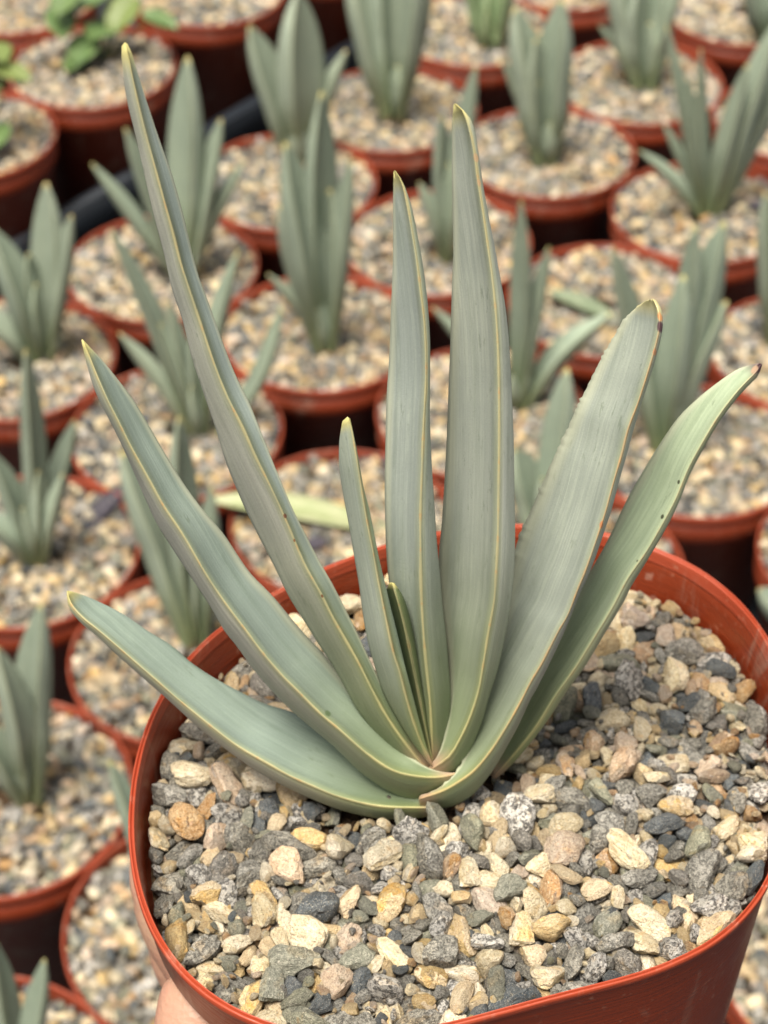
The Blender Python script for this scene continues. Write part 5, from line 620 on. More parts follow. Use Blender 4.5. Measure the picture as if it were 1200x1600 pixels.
LEAVES.append(dict(side='L', edge=None, o=lambda t: .0015, ad=(0.048, 0.071, 0.033), ab=(0.056, 0.078, 0.037), y=.45,
  L=[(609,910),(601,930),(600,950),(607,985),(620,1030),(636,1080),(654,1140),(673,1196)],
  M=[(612,910),(622,940),(630,970),(638,1005),(647,1050),(657,1100),(667,1150),(677,1196)],
  R=[(616,911),(630,932),(640,962),(648,1000),(656,1050),(664,1105),(670,1155),(679,1196)]))
LEAVES.append(dict(side='L', edge='L', o=lambda t: .001 * t, ad=(0.268, 0.300, 0.271), ab=(0.247, 0.276, 0.244),
  L=[(615,268),(614,330),(614,400),(611,480),(608,560),(604,620),(602,700),(601,760),(602,820),(604,870),(609,920),(618,965),(632,1020),(646,1080),(660,1140),(674,1196)],
  M=[(617,266),(628,285),(637,320),(645,365),(652,410),(657,450),(663,500),(666,550),(666,600),(663,650),(660,720),(657,800),(657,860),(658,920),(661,980),(665,1030),(668,1060),(672,1100),(674,1140),(677,1197)],
  R=[(619,268),(632,290),(645,330),(655,380),(662,420),(668,470),(672,530),(672,600),(672,660),(675,730),(679,790),(683,850),(688,900),(692,950),(697,990),(701,1040),(704,1080),(703,1120),(699,1150),(691,1180),(680,1199)]))
LEAVES.append(dict(side='L', edge='L', o=lambda t: .0018 * (1 - sstep(0, .3, t)) - .0015 * t, ad=(0.279, 0.303, 0.265), ab=(0.312, 0.333, 0.296),
  L=[(709,163),(707,190),(706,260),(707,330),(708,400),(706,450),(703,550),(701,600),(698,680),(694,760),(690,820),(686,860),(686,900),(690,950),(697,1000),(701,1040),(702,1080),(699,1120),(694,1150),(684,1180),(664,1206)],
  M=[(711,162),(725,175),(735,205),(742,240),(748,285),(755,330),(762,380),(769,430),(775,490),(779,560),(780,620),(780,700),(779,780),(778,840),(775,900),(772,940),(763,990),(755,1040),(748,1080),(733,1125),(716,1160),(700,1184),(664,1208)],
  R=[(713,162),(735,185),(745,220),(752,270),(762,330),(772,380),(781,430),(790,480),(796,540),(800,620),(803,700),(804,780),(805,830),(804,880),(800,930),(790,990),(778,1045),(765,1085),(755,1122),(741,1158),(724,1192),(704,1213),(665,1216)]))
LEAVES.append(dict(side='L', edge='L', o=lambda t: .0045 * (1 - sstep(0, .35, t)) - .003 * t, ad=(0.257, 0.286, 0.249), ab=(0.291, 0.316, 0.297), teeth=3.0,
  L=[(1012,469),(995,480),(975,500),(960,525),(940,560),(920,600),(905,630),(890,665),(870,705),(850,750),(835,785),(815,830),(803,865),(795,910),(787,950),(775,1000),(765,1050),(752,1100),(738,1150),(720,1195),(695,1225),(655,1246)],
  M=[(1020,467),(1029,483),(1031,510),(1022,550),(1010,590),(997,630),(982,670),(972,710),(960,750),(945,805),(930,850),(915,893),(903,922),(888,960),(872,988),(848,1035),(830,1065),(812,1100),(792,1135),(768,1172),(742,1203),(716,1222),(690,1236),(654,1249)],
  R=[(1025,469),(1034,486),(1035,515),(1026,555),(1014,595),(1001,635),(989,675),(978,715),(968,750),(956,795),(946,825),(935,858),(920,898),(905,930),(885,980),(862,1030),(842,1070),(828,1095),(812,1130),(796,1160),(774,1198),(750,1230),(728,1250),(695,1263),(656,1258)]))
LEAVES.append(dict(side='L', edge='L', o=lambda t: -.004 * (1 - sstep(0, .4, t)) - .006 * t, ad=(0.302, 0.363, 0.253), ab=(0.288, 0.317, 0.227), y=.6, lead=.3,
  L=[(1187,567),(1165,572),(1145,581),(1110,606),(1085,627),(1060,652),(1035,687),(1010,727),(980,780),(950,843),(925,888),(900,930),(875,985),(840,1055),(805,1130),(765,1210)],
  M=[(1190,569),(1180,583),(1165,598),(1145,621),(1120,655),(1092,702),(1075,734),(1057,778),(1036,818),(1009,864),(980,906),(958,948),(928,998),(898,1046),(868,1088),(838,1136),(806,1175),(770,1215)],
  R=[(1191,570),(1184,588),(1168,604),(1148,627),(1122,662),(1095,709),(1078,742),(1060,787),(1040,827),(1013,873),(986,917),(975,940),(945,990),(915,1040),(886,1080),(860,1120),(830,1160),(800,1195),(774,1218)]))

LLEN = {}
for i, d in enumerate(LEAVES):
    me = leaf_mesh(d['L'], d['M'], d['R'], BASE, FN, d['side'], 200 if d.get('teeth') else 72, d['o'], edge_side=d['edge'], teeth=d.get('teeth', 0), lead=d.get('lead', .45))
    sp = []; tipc = (.52, .46, .17)
    full = max(v.uv[1] for v in me.uv_layers[0].data)
    if i == 7:
        sp = [(.0002, full * .955, .0009, (.07, .03, .045)), (.0002, full * .915, .0005, (.40, .20, .10)), (.0001, full * .97, .0007, (.52, .25, .10)), (.0, full * .62, .0006, (.42, .17, .07))]
        tipc = (.56, .50, .24)
    if i == 8:
        sp = [(-.0010, full * .735, .00032, (.03, .032, .015)), (-.0009, full * .66, .00038, (.03, .032, .015)), (-.0006, full * .56, .0002, (.05, .05, .03)), (0, full * .993, .0008, (.07, .035, .04)), (-.0006, full * .984, .0007, (.36, .24, .16))]
        tipc = (.10, .05, .06)
    if i == 2: sp = [(.0002, full * .42, .0004, (.16, .06, .03)), (.0, full * .385, .0003, (.2, .08, .03)), (0, full * .30, .0003, (.16, .07, .03))]
    if i == 6: sp = [(.0001, full * .93, .0006, (.48, .32, .18)), (.0001, full * .90, .0005, (.48, .32, .18))]
    if i == 1: sp = [(.0012, full * .26, .0006, (.09, .13, .06))]
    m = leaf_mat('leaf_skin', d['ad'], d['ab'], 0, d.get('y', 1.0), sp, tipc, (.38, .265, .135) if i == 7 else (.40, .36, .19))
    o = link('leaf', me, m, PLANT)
    if i == 8: o['label'] = 'paler leaf with a dried dark tip'
    if i == 4: o['label'] = 'short dark young leaf in the heart of the fan'

# stones and grit were poured round the plant: take away any that would sit inside a leaf
from mathutils.bvhtree import BVHTree
LV = []; LF = []
for ch in PLANT.children:
    b = len(LV)
    LV += [v.co + BASE for v in ch.data.vertices]
    LF += [[b + a for a in f.vertices] for f in ch.data.polygons]
TREE = BVHTree.FromPolygons(LV, LF)
def touches(c, s):
    h = TREE.find_nearest(c, s * .85)
    return h[0] is not None
place = []
for i, (k, s, x, y, z, q) in enumerate(rows + grit):
    c = POT + Vector((x, y, main_z(x, y, z) - PZ))
    if touches(c, s): continue
    place.append((k, s, x, y, z, q, (kinds + gk)[i]))
for (k, s, x, y, z, q, kd_) in place[:300]:
    o = link('stone', stone_single(kd_, k), None, pot)
    o.location = (x, y, main_z(x, y, z))
    o.rotation_mode = 'QUATERNION'
    o.rotation_quaternion = q
    f = rk.uniform(.93, 1.12)
    o.scale = (s * f, s * f * rk.uniform(.92, 1.1), s * f)
g = link('gravel', stone_heap('gravel', [p[:6] for p in place[300:]], 2, main_z, [p[6] for p in place[300:]]), None, pot)
tag(g, kind='stuff')

# ------------------------------------------------------------------ pots on the ground behind
M_POTB = plastic('terracotta_plastic_shaded', (.155, .024, .008), (.20, .033, .012), .40)  # same plastic, colour darkened for the shade neighbouring pots throw on the walls
M_RIMB = plastic('terracotta_plastic_rim_behind', (.22, .038, .016), (.27, .054, .026), .45)  # darker tone than the rim of the held pot
BRX = .0712
BR = .0700                                   # rim radius
RIMZ = .120
pwall = lathe([(.050, 0), (.052, .001), (.0655, .092), (.0668, .0935), (.0690, .100), (.0691, .1120), (.0683, .1120), (.0676, .104), (.066, .096)], 64); pwall.name = 'bench_pot_wall'
prim = lathe([(.0688, .1110), (.0698, .1135), (.0702, .1165), (.0700, .1190), (.0695, .1198), (.0689, .1200), (.0684, .1196), (.0681, .1175), (.0680, .1120)], 64, None, .0003, 9); prim.name = 'bench_pot_rim'
psoil = disc(.0676, .1105, 40, 0, 4)
pwall.materials.append(M_POTB); prim.materials.append(M_RIMB); psoil.materials.append(M_SOIL)
BEDS = []
for b in range(4):
    rb = random.Random(300 + b)
    kk = []
    rws = []
    for (k, s, x, y, z, q) in rest_rows(REST):
        if s < .0016 or rb.random() < .22: continue
        t = math.atan2(y, x); f = .0680 / (.0715 * oval(t))
        rws.append((k, s * 1.28, x * f * .985, y * f * .985, z, q))
        wgt = list(WEIGHT); wgt[3] -= 3; wgt[4] += 1; wgt[6] += 6; wgt[5] += 3; wgt[0] += 12; wgt[2] += 3; wgt[7] += 4
        if s < .0022: wgt[3] += 10; wgt[5] += 6
        if b == 3: wgt[5] += 8; wgt[4] += 10
        kk.append(rb.choices(range(9), wgt)[0])
    BEDS.append(stone_heap('bench_gravel', rws, 1, lambda x, y, z: .1106 + z * .95, kk))

POTS = [  # rim centre in the photograph, bed, label
 ((-10, 222), 3, 'pot of gravel cut by the left edge, below the bright green sprout'),
 ((150, 112), 1, 'pot of pinkish gravel holding the round-leaved green seedling at upper left'),
 ((330, -22), 0, 'pot showing a broad shaded wall above the black tray, upper left'),
 ((30, 0), 3, 'pot in the top left corner behind the round-leaved green seedling'),
 ((545, -75), 1, 'pot showing only a slice of wall at the top, between two grey fans'),
 ((632, 165), 2, 'pot holding the tall dense fan at the top centre'),
 ((852, 235), 0, 'pot with its full front rim showing right of the tallest upright sharp leaf'),
 ((1012, 128), 1, 'pot behind and right of the broad twin-leaved fan, below the top edge'),
 ((1160, 10), 2, 'pot in the top right corner with its rim curving down'),
 ((890, -45), 3, 'pot cut by the top edge, right of centre, with a short slice of rim'),
 ((735, 50), 0, 'pot at the top under the small green fan right of centre'),
 ((1090, 325), 3, 'pot holding the wide fan with long thin outer leaves at the right'),
 ((1240, 180), 1, 'pot cut by the right edge behind the wide fan with thin outer leaves'),
 ((915, 455), 3, 'pot of orange gravel holding the fallen dark leaf, behind the broad round-tipped sharp leaf'),
 ((1255, 560), 2, 'pot cut by the right edge level with the dried tip of the sharp plant'),
 ((1055, 730), 0, 'pot on the right whose front rim curves behind the sharp pot'),
 ((1345, 865), 1, 'pot whose left rim just enters at the right edge above the sharp pot'),
 ((482, 520), 3, 'pot holding the dense upright fan between the two tallest sharp leaves'),
 ((280, 425), 2, 'pot crossed by the longest sharp leaf, below the black tray'),
 ((455, 290), 0, 'pot half hidden behind the dense upright fan at upper centre left'),
 ((690, 390), 1, 'pot mostly hidden behind the two tallest upright sharp leaves'),
 ((745, 645), 2, 'pot behind the middle upright sharp leaves, left rim showing'),
 ((306, 655), 0, 'pot holding the sparse narrow-leaved fan between the two long left leaves'),
 ((560, 812), 3, 'pot with the pale fallen leaf lying on its gravel'),
 ((40, 570), 1, 'pot at the left edge holding the bushy upright fan'),
 ((50, 865), 2, 'pot at the left edge with a dark dried scrap on its gravel'),
 ((295, 1012), 0, 'pot just behind the left side of the sharp pot, holding the drooping broad leaves'),
 ((12, 1245), 1, 'pot at the lower left edge holding the fan with one wide upright leaf'),
 ((272, 1462), 2, 'pot of gravel low on the left, tucked beside the hand'),
 ((5, 1690), 0, 'pot in the bottom left corner with only its back rim showing'),
 ((1335, 1500), 3, 'pot in the lower right corner beyond the wall of the sharp pot'),
 ((880, 850), 2, 'pot hidden behind the right leaves and back rim of the sharp pot'),
]
XY = [on_z(p[0][0], p[0][1], RIMZ) for p in POTS]
TARGET = [p.copy() for p in XY]
TRAY_Z = .048
TA = on_z(137, 310, TRAY_Z); TD = on_z(417, 147, TRAY_Z) - TA; TD.z = 0; TD.normalize(); TN = Vector((-TD.y, TD.x, 0))
for it in range(200):                         # let touching pots push each other apart
    for i in range(len(XY)):
        XY[i] += (TARGET[i] - XY[i]) * .02
        for j in range(i):
            d = XY[i] - XY[j]; d.z = 0
            if d.length < 2 * BRX:
                s = (2 * BRX - d.length) * .5 * d.normalized()
                XY[i] += s; XY[j] -= s
        q = (XY[i] - TA).dot(TN)              # and keep to their own side of the tray edge
        if i in (0, 1, 2, 3, 4):
            if q < .057: XY[i] += TN * (.057 - q)
        elif XY[i].x < .05 and q > -.070: XY[i] += TN * (-.070 - q)
pots = []
for i, (p, b, lab) in enumerate(POTS):
    rp = random.Random(40 + i)
    if i == 0:
        o = empty('bench_pot')
        parts = [link('wall', pwall, None, o), link('rim', prim, None, o), link('soil', psoil, None, o), tag(link('gravel', BEDS[b], None, o), kind='stuff')]
        proto = (o, parts)
    else:
        o = proto[0].copy(); col.objects.link(o)
        for q in proto[1]:
            c = q.copy(); col.objects.link(c); c.parent = o
            if c.name.startswith('gravel'): c.data = BEDS[b]
    tag(o, 'blurred ' + lab, 'plant pot', 'pots standing on the ground behind')
    o.location = (XY[i].x, XY[i].y, 0)
    o.rotation_euler = (R(rp.uniform(-1.2, 1.2)), R(rp.uniform(-1.2, 1.2)), rp.uniform(0, 6.28))
    o.scale = (rp.uniform(1.0, 1.02), rp.uniform(1.0, 1.02), rp.uniform(.97, 1.03))
    pots.append(o)

# ------------------------------------------------------------------ plants behind
FM = leaf_mat('leaf_skin_behind', (.200, .240, .185), (.210, .248, .196), .18, .25)
FMG = leaf_mat('leaf_skin_green', (.150, .205, .105), (.165, .215, .12), .12, .2)
def fan(base, leaves, label, mat=None, yaw=0.0, lean=6.0, spread=1.0, pot_i=None, name='fan_aloe'):
    """base, then leaves of (tip x, tip y, width, bend) in photograph pixels, stood up on a plane through the base."""
    B = on_z(base[0], base[1], .113)
    y = R(yaw); ln_ = R(lean)
    n = Vector((math.sin(y) * math.cos(ln_), -math.cos(y) * math.cos(ln_), math.sin(ln_)))
    root = empty(name, B)
    tag(root, label, 'succulent', 'young fan plants in the pots behind')
    rl = random.Random(int(base[0] * 7 + base[1]))
    leaves = list(leaves)
    for q in range(2 if len(leaves) > 2 else 0):          # short inner leaves in the heart of the fan
        u_, v_ = rl.sample(leaves[:5], 2)
        f = rl.uniform(.35, .6)
        leaves.append((base[0] + ((u_[0] + v_[0]) * .5 - base[0]) * f + rl.uniform(-8, 8), base[1] + ((u_[1] + v_[1]) * .5 - base[1]) * f, u_[2] * .6, rl.uniform(-4, 4)))
    for j, lf in enumerate(leaves):
        tx, ty, wd, bend = lf[:4]
        bx = base[0] + (tx - base[0]) * .035 * spread + rl.uniform(-3, 3); by = base[1] + rl.uniform(0, 8)
        wd *= 1.14
        dx, dy = tx - bx, ty - by
        ln = math.hypot(dx, dy); nx, ny = -dy / ln, dx / ln        # to the right of base->tip is (-dy, dx)
        left = tx < base[0]
        m = lf[4] if len(lf) > 4 else rl.uniform(.25, .6) * (-1 if left else 1)
        Lp = []; Mp = []; Rp = []
        K = 12
        for q in range(K + 1):
            s = 1 - q / K                       # 1 tip
            cx = bx + dx * s + nx * bend * math.sin(math.pi * s) * .9
            cy = by + dy * s + ny * bend * math.sin(math.pi * s) * .9
            hw = .5 * wd * (lerp(.48, 1.0, sstep(0, .38, s))) * (1 - max(0, (s - .5) / .5) ** 2.6 * .92)
            Lp.append((cx - nx * hw, cy - ny * hw)); Rp.append((cx + nx * hw, cy + ny * hw)); Mp.append((cx + nx * hw * m, cy + ny * hw * m))
        if Lp[3][0] > Rp[3][0]: Lp, Rp = Rp, Lp
        dep = rl.uniform(-.010, .010) + (lf[5] if len(lf) > 5 else 0)
        me = leaf_mesh(Lp, Mp, Rp, B, n, 'R' if left else 'L', 20, (lambda t, dep=dep: dep * sstep(0, .5, t)), thick=.4)
        link('leaf', me, mat or FM, root)
    return root

G = 'blurred grey-green fan '
fan((70, 572), [(72, 285, 50, 4), (112, 335, 36, -6), (-12, 355, 50, 8), (45, 395, 40, 0), (-40, 480, 40, 10), (88, 330, 34, 4)], G + 'with crowded upright leaves at the left edge')
fan((62, 888), [(40, 545, 36, 6), (117, 655, 32, -8), (-14, 705, 38, 8), (60, 735, 32, 4), (-35, 800, 40, 12), (98, 740, 24, -6)], G + 'with one slim tall centre leaf at the left edge')
fan((50, 1262), [(64, 942, 56, -10), (-5, 1010, 48, 14), (-30, 1130, 56, 12), (20, 1120, 40, 8)], G + 'with one wide upright leaf at the lower left edge')
fan((262, 1452), [(171, 1188, 40, 10), (300, 1200, 40, -6)], G + 'with a single leaf showing beside the left rim of the sharp pot')
fan((30, 1700), [(70, 1498, 36, 0), (-8, 1470, 40, 4)], G + 'with only two leaf tips rising at the bottom left corner')
fan((312, 1012), [(190, 705, 74, 18), (280, 650, 48, -6), (242, 830, 52, 10), (330, 760, 36, 0)], G + 'with broad drooping leaves just behind the left of the sharp pot')
fan((318, 690), [(174, 358, 30, 12), (186, 520, 26, 10), (250, 505, 22, 6), (372, 392, 30, -18), (440, 478, 26, 22), (262, 470, 26, 4), (300, 520, 26, 0)], G + 'with sparse narrow spreading leaves between the two long left leaves')
fan((288, 446), [(143, 255, 24, 6), (196, 200, 34, 8), (293, 88, 52, 0), (346, 185, 36, -8), (384, 250, 24, -10), (308, 350, 24, 2)], G + 'rising in front of the black tray beside the longest sharp leaf')
fan((512, 556), [(446, 222, 58, 6), (503, 142, 50, -4), (549, 250, 38, -8), (515, 295, 42, 0), (437, 320, 58, 14), (418, 428, 22, 14), (540, 330, 36, -6)], G + 'with dense tall overlapping leaves left of the middle')
fan((476, 262), [(390, 40, 50, 6), (466, -15, 66, 0), (541, 78, 28, -10), (450, 140, 42, 4)], G + 'peeping over the dense tall fan, with one leaf bent to the right')
fan((616, 190), [(548, -70, 62, 8), (598, -95, 60, 2), (648, -90, 60, -6), (672, -20, 36, -8), (560, 20, 40, 8)], G + 'with very tall packed leaves cut by the top edge at the centre')
fan((768, 84), [(738, -70, 50, 4), (795, -50, 36, -4), (765, -20, 36, 0)], 'small blurred greener fan at the top edge right of the tallest upright sharp leaf', FMG)
fan((852, 264), [(806, 10, 56, 6), (878, -2, 56, -6), (838, 60, 44, 2), (783, 90, 22, 10), (862, 80, 40, 0)], 'blurred green fan with two broad blunt leaves right of the tallest sharp leaf')
fan((1005, 142), [(965, -70, 60, 4), (1032, -75, 64, -4), (936, 40, 20, 10), (1068, -40, 30, -8), (1000, -20, 50, 0)], G + 'with wide leaves cut by the top edge at the upper right')
fan((1105, 345), [(1042, 40, 20, 4), (1095, 75, 18, -2), (1215, 30, 40, -6), (1262, 60, 38, -12), (998, 235, 20, 14), (1035, 190, 18, 8), (1168, 100, 30, -4), (1075, 120, 20, 2)], G + 'with long thin outer leaves and a wide right side')
fan((1200, 70), [(1168, -60, 40, 4), (1225, -50, 40, -4)], G + 'cut by the top right corner')
fan((696, 415), [(744, 100, 32, -6), (690, 178, 34, 2), (655, 285, 26, 10), (716, 250, 32, 0)], G + 'between the two tallest upright sharp leaves')
fan((806, 646), [(814, 312, 30, 2), (858, 385, 28, -6), (955, 490, 34, -22), (676, 480, 24, 12), (700, 560, 30, 14), (830, 500, 26, 0)], G + 'with slim leaves, between the tallest and the round-tipped sharp leaf')
fan((1035, 715), [(957, 385, 38, 6), (1132, 345, 62, -8), (1068, 430, 50, 0), (1136, 470, 44, -14), (1086, 352, 46, 6), (1010, 470, 44, 4)], G + 'with broad leaves between the round-tipped leaf and the dried-tip leaf')
fan((858, 860), [(886, 575, 50, -4), (806, 700, 62, 8), (968, 735, 24, -14)], G + 'low behind the round-tipped leaf, blunt leaf tip showing on its left')
fan((1212, 545), [(1196, 300, 42, 4), (1240, 260, 40, -4)], G + 'with a leaf edge entering at the right edge')
fan((1280, 1010), [(1185, 920, 54, 10), (1290, 800, 50, 0)], G + 'with one leaf end entering at the right edge beside the sharp pot')

# ------------------------------------------------------------------ leafy green seedlings at the top left
def green_leaf_mat():
    k = NB('seedling_green')
    tc = k.node('ShaderNodeTexCoord').outputs['Object']
    orn = k.node('ShaderNodeObjectInfo').outputs['Random']
    n = k.noise(tc, 120.0, 3, .6)
    c = k.mix(k.rng(n, .3, .7), (.060, .110, .032), (.095, .145, .045))
    c = k.mix(k.rng(orn, .6, 1, 0, .6), c, (.15, .17, .04))
    k.bump(n, .0006)
    return k.out(c, .5, .4)
M_GREEN = green_leaf_mat()
def stem_mesh(p, q, r):
    d = (q - p); a = d.orthogonal().normalized(); b = d.normalized().cross(a)
    V = []; F = []
    for i, s in enumerate((0, .5, 1)):
        c = p.lerp(q, s) + a * .002 * math.sin(s * 3)
        for k in range(6):
            t = k * math.pi / 3
            V.append(tuple(c + (a * math.cos(t) + b * math.sin(t)) * r * (1 - .4 * s)))
    for i in range(2):
        for k in range(6): F.append((i * 6 + k, i * 6 + (k + 1) % 6, i * 6 + 6 + (k + 1) % 6, i * 6 + 6 + k))
    me = bpy.data.meshes.new('stem'); me.from_pydata(V, [], F); return smooth(me)
def blade_mesh(c, ax, up, ln, wd):
    """an oval leaf with a fold and a little thickness."""
    ax = ax.normalized(); sdv = ax.cross(up).normalized(); nz = sdv.cross(ax).normalized()
    V = []; F = []; NU, NV = 9, 6
    for side in (1, -1):
        for i in range(NU):
            s = i / (NU - 1.0)
            hw = wd * .5 * max(.04, math.sin(math.pi * min(1, s * .94 + .03)) ** .6)
            for j in range(NV + 1):
                q = j / NV * 2 - 1
                p = c + ax * ln * s + sdv * hw * q + nz * (.18 * wd * abs(q) - .25 * ln * s * s + side * .0005)
                V.append(tuple(p))
    m = NV + 1; o = NU * m
    for i in range(NU - 1):
        for j in range(NV):
            a = i * m + j
            F.append((a, a + 1, a + m + 1, a + m)); F.append((o + a, o + a + m, o + a + m + 1, o + a + 1))
    for i in range(NU - 1):
        a = i * m; F.append((a, a + m, o + a + m, o + a)); a += NV; F.append((a, o + a, o + a + m, a + m))
    me = bpy.data.meshes.new('leaf'); me.from_pydata(V, [], F); return smooth(me)
def seedling(base, tips, label):
    tips = [(a, b, c * 1.05, d * .95, e) for (a, b, c, d, e) in tips]
    B = on_z(base[0], base[1], .112)
    root = empty('green_seedling', B)
    tag(root, label, 'seedling')
    n = Vector((0, -1, 0))
    rs = random.Random(int(base[0] + 31))
    for (tx, ty, ln, wd, off) in tips:
        p = on_plane(tx, ty, B, n, off)
        link('stem', stem_mesh(Vector((0, 0, -.004)), p - B, .0013), M_GREEN, root)
        ax = Vector((rs.uniform(-.8, .8), rs.uniform(-.9, -.1), rs.uniform(-.2, .35)))
        link('leaf', blade_mesh(p - B - ax.normalized() * ln * .3, ax, Vector((0, 0, 1)), ln, wd), M_GREEN, root)
seedling((150, 100), [(95, 25, .035, .028, .0), (138, 68, .034, .030, .012), (172, 45, .038, .034, .0), (200, 12, .036, .032, -.01), (238, 28, .030, .024, .005), (150, 0, .034, .03, -.012), (110, -10, .034, .028, 0), (128, 95, .028, .024, .02)],
         'blurred bright green seedling with rounded leaves at the upper left')
seedling((-25, 225), [(8, 112, .030, .024, .01), (-20, 140, .034, .03, 0), (0, 205, .028, .022, .02), (-10, 80, .03, .026, -.01)],
         'blurred bright green sprout cut by the left edge near the top')

# ------------------------------------------------------------------ loose leaves on the gravel
def lying(px0, px1, z, wd, mat, label, name, cat, lift=.004):
    a = on_z(px0[0], px0[1], z); b = on_z(px1[0], px1[1], z)
    ln = (b - a).length
    root = link(name, blade_mesh(Vector((0, 0, 0)), (b - a) + Vector((0, 0, ln * .1)), Vector((0, 0, 1)), ln, wd), mat)
    root.location = a + Vector((0, 0, lift))
    tag(root, label, cat)
    return root
kp = NB('fallen_leaf_pale'); tcp = kp.node('ShaderNodeTexCoord').outputs['Object']
M_PALE = kp.out(kp.mix(kp.rng(kp.noise(tcp, 60.0, 3), .35, .7), (.29, .30, .17), (.23, .26, .125)), .55, .4)
kd = NB('dried_leaf_dark'); tcd = kd.node('ShaderNodeTexCoord').outputs['Object']
M_DARK = kd.out(kd.mix(kd.rng(kd.noise(tcd, 90.0, 3), .35, .7), (.035, .030, .040), (.075, .065, .080)), .5, .4)
lying((335, 795), (610, 815), .1225, .022, M_PALE, 'pale yellow-green fallen leaf lying on gravel behind the sharp plant', 'fallen_leaf', 'fallen leaf')
lying((205, 768), (112, 842), .115, .013, M_DARK, 'dark dried leaf scrap lying on gravel at the left edge', 'dried_leaf', 'dried leaf')
kg = NB('fallen_leaf_dull'); tcg = kg.node('ShaderNodeTexCoord').outputs['Object']
M_DULL = kg.out(kg.mix(kg.rng(kg.noise(tcg, 70.0, 3), .35, .7), (.10, .135, .075), (.15, .18, .11)), .55, .4)
lying((860, 468), (965, 500), .118, .016, M_DULL, 'dull green fallen leaf lying on orange gravel behind the round-tipped leaf', 'fallen_leaf', 'fallen leaf')

lying((470, 868), (512, 850), .118, .010, M_DARK, 'small dark scrap on gravel just in front of the pale fallen leaf', 'dried_leaf', 'dried leaf')
lying((1172, 334), (1205, 322), .119, .011, M_DARK, 'dark scrap on gravel at the right edge under the wide fan', 'dried_leaf', 'dried leaf')

# ------------------------------------------------------------------ black trays at the upper left
def box(bm, a, b, w, z0, z1):
    d = (b - a); d.z = 0; d.normalize(); s = Vector((-d.y, d.x, 0)) * w * .5
    vs_ = [bm.verts.new(p) for p in (a - s, b - s, b + s, a + s)]
    lo = [bm.verts.new(Vector((v.co.x, v.co.y, z0))) for v in vs_]
    for v in vs_: v.co.z = z1
    for f in ((vs_[0], vs_[1], vs_[2], vs_[3]), (lo[3], lo[2], lo[1], lo[0])): bm.faces.new(f)
    for i in range(4): bm.faces.new((vs_[i], lo[i], lo[(i + 1) % 4], vs_[(i + 1) % 4]))
def tray_part(name, segs, parent):
    bm = bmesh.new()
    for (a, b, w_, z0, z1) in segs: box(bm, a, b, w_, z0, z1)
    bmesh.ops.bevel(bm, geom=list(bm.edges), offset=.0012, segments=2, affect='EDGES')
    me = bpy.data.meshes.new(name); bm.to_mesh(me); bm.free()
    return link(name, smooth(me), M_TRAY, parent)
def tray(p0, p1, depth, label, zl):
    a = on_z(p0[0], p0[1], zl); b = on_z(p1[0], p1[1], zl)
    d = (b - a); d.z = 0; d.normalize(); nrm = Vector((-d.y, d.x, 0)) * depth
    O = Vector((a.x, a.y, 0))
    root = empty('nursery_tray', O)
    tag(root, label, 'nursery tray')
    a_, b_ = Vector((0, 0, 0)), Vector((b.x - a.x, b.y - a.y, 0))
    tray_part('side_wall', [(a_, b_, .004, .003, zl)], root)
    tray_part('rim', [(a_ - nrm.normalized() * .003, b_ - nrm.normalized() * .003, .012, zl + .0005, zl + .004)], root)
    return root
tray((-90, 442), (585, 49), .3, 'black plastic tray edge running between the pots at the upper left', TRAY_Z)

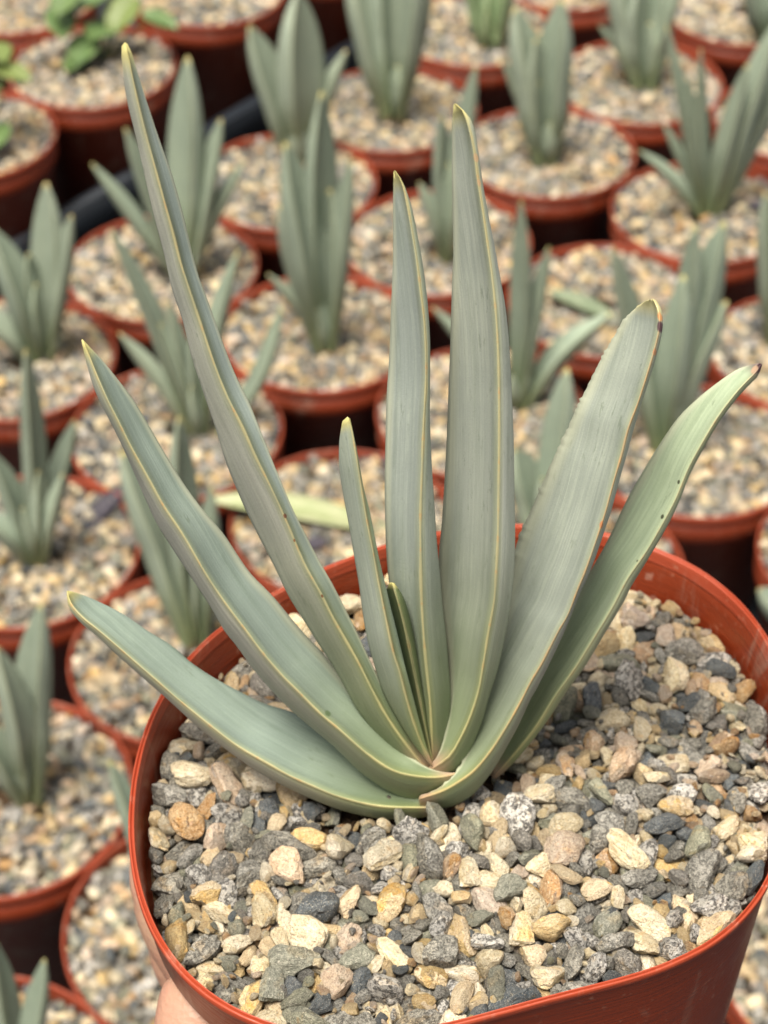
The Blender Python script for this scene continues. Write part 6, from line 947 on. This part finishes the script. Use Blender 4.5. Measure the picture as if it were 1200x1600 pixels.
# ------------------------------------------------------------------ the hand that holds the pot (lower left)
def hand():
    k = NB('skin')
    tc = k.node('ShaderNodeTexCoord').outputs['Object']
    n1 = k.noise(tc, 60.0, 4, .6); n2 = k.noise(tc, 700.0, 3, .6)
    vo = k.node('ShaderNodeTexVoronoi'); k.ln(tc, vo.inputs['Vector']); vo.inputs['Scale'].default_value = 900
    c = k.mix(k.rng(n1, .3, .7), (.37, .225, .15), (.39, .20, .14))
    c = k.mix(k.rng(n2, .55, .75, 0, .3), c, (.32, .15, .105))
    k.bump(k.math('ADD', n2, vo.outputs['Distance']), .00012)
    k.b.inputs['Subsurface Weight'].default_value = .12
    k.b.inputs['Subsurface Radius'].default_value = (.004, .0015, .0008)
    m = k.out(c, .5, .4)
    Z = POT.z
    P = []; E = []; RD = []
    def node(px, py, dz, r, parent, d=(0, 0, 0)):
        P.append(on_z(px, py, Z + dz) + Vector(d)); RD.append(r)
        if parent is not None: E.append((parent, len(P) - 1))
        return len(P) - 1
    palm = node(360, 1900, -.100, .021, None)
    wr = node(330, 2090, -.125, .022, palm)
    f1 = node(250, 2400, -.155, .026, wr)
    node(150, 2800, -.19, .032, f1)
    t0 = node(332, 1800, -.072, .0185, palm)
    t1 = node(326, 1700, -.047, .0145, t0)
    t2 = node(318, 1632, -.031, .0122, t1)
    t3 = node(312, 1552, -.0245, .0100, t2)
    node(314, 1515, -.0225, .0070, t3)
    kn = node(310, 1760, -.105, .0160, palm)
    for i, dz in enumerate((0, -.0165, -.033, -.0475)):
        d = (.0025 * i, .001 * i, dz)
        s = (1, 1.05, 1.0, .85)[i]
        a = node(345, 1560, -.068, .0092 * s, kn, d)
        b = node(264, 1440, -.050, .0088 * s, a, d)
        c_ = node(250, 1355, -.0385, .0080 * s, b, d)
        e = node(262, 1265, -.036, .0072 * s, c_, d)
        node(284, 1205, -.0355, .0050 * s, e, d)
    me = bpy.data.meshes.new('hand')
    O = P[0].copy()
    me.from_pydata([tuple(p - O) for p in P], E, [])
    o = bpy.data.objects.new('hand', me); col.objects.link(o)
    sk = o.modifiers.new('skin', 'SKIN'); sk.use_smooth_shade = True; sk.branch_smoothing = .6
    for v, r in zip(me.skin_vertices[0].data, RD): v.radius = (r, r)
    me.skin_vertices[0].data[0].use_root = True
    ss = o.modifiers.new('sub', 'SUBSURF'); ss.levels = 3; ss.render_levels = 3
    bpy.context.view_layer.update()
    ev = o.evaluated_get(bpy.context.evaluated_depsgraph_get())
    m2 = bpy.data.meshes.new_from_object(ev)
    o.modifiers.clear(); o.data = m2
    m2.name = 'hand_skin'
    m2.materials.clear(); m2.materials.append(m)
    bm = bmesh.new(); bm.from_mesh(m2)
    bmesh.ops.recalc_face_normals(bm, faces=bm.faces)
    bm.normal_update()
    for v in bm.verts:                         # skin folds
        p = v.co
        v.co = p + v.normal * (.0008 * noise.noise(p * 55) - .0007 * max(0.0, noise.noise(Vector((p.x * 45, p.y * 45, p.z * 330))) - .15))
    bm.to_mesh(m2); bm.free()
    smooth(m2)
    o.location = O
    tag(o, 'bare hand gripping the sharp pot at its lower left wall', 'hand')
hand()
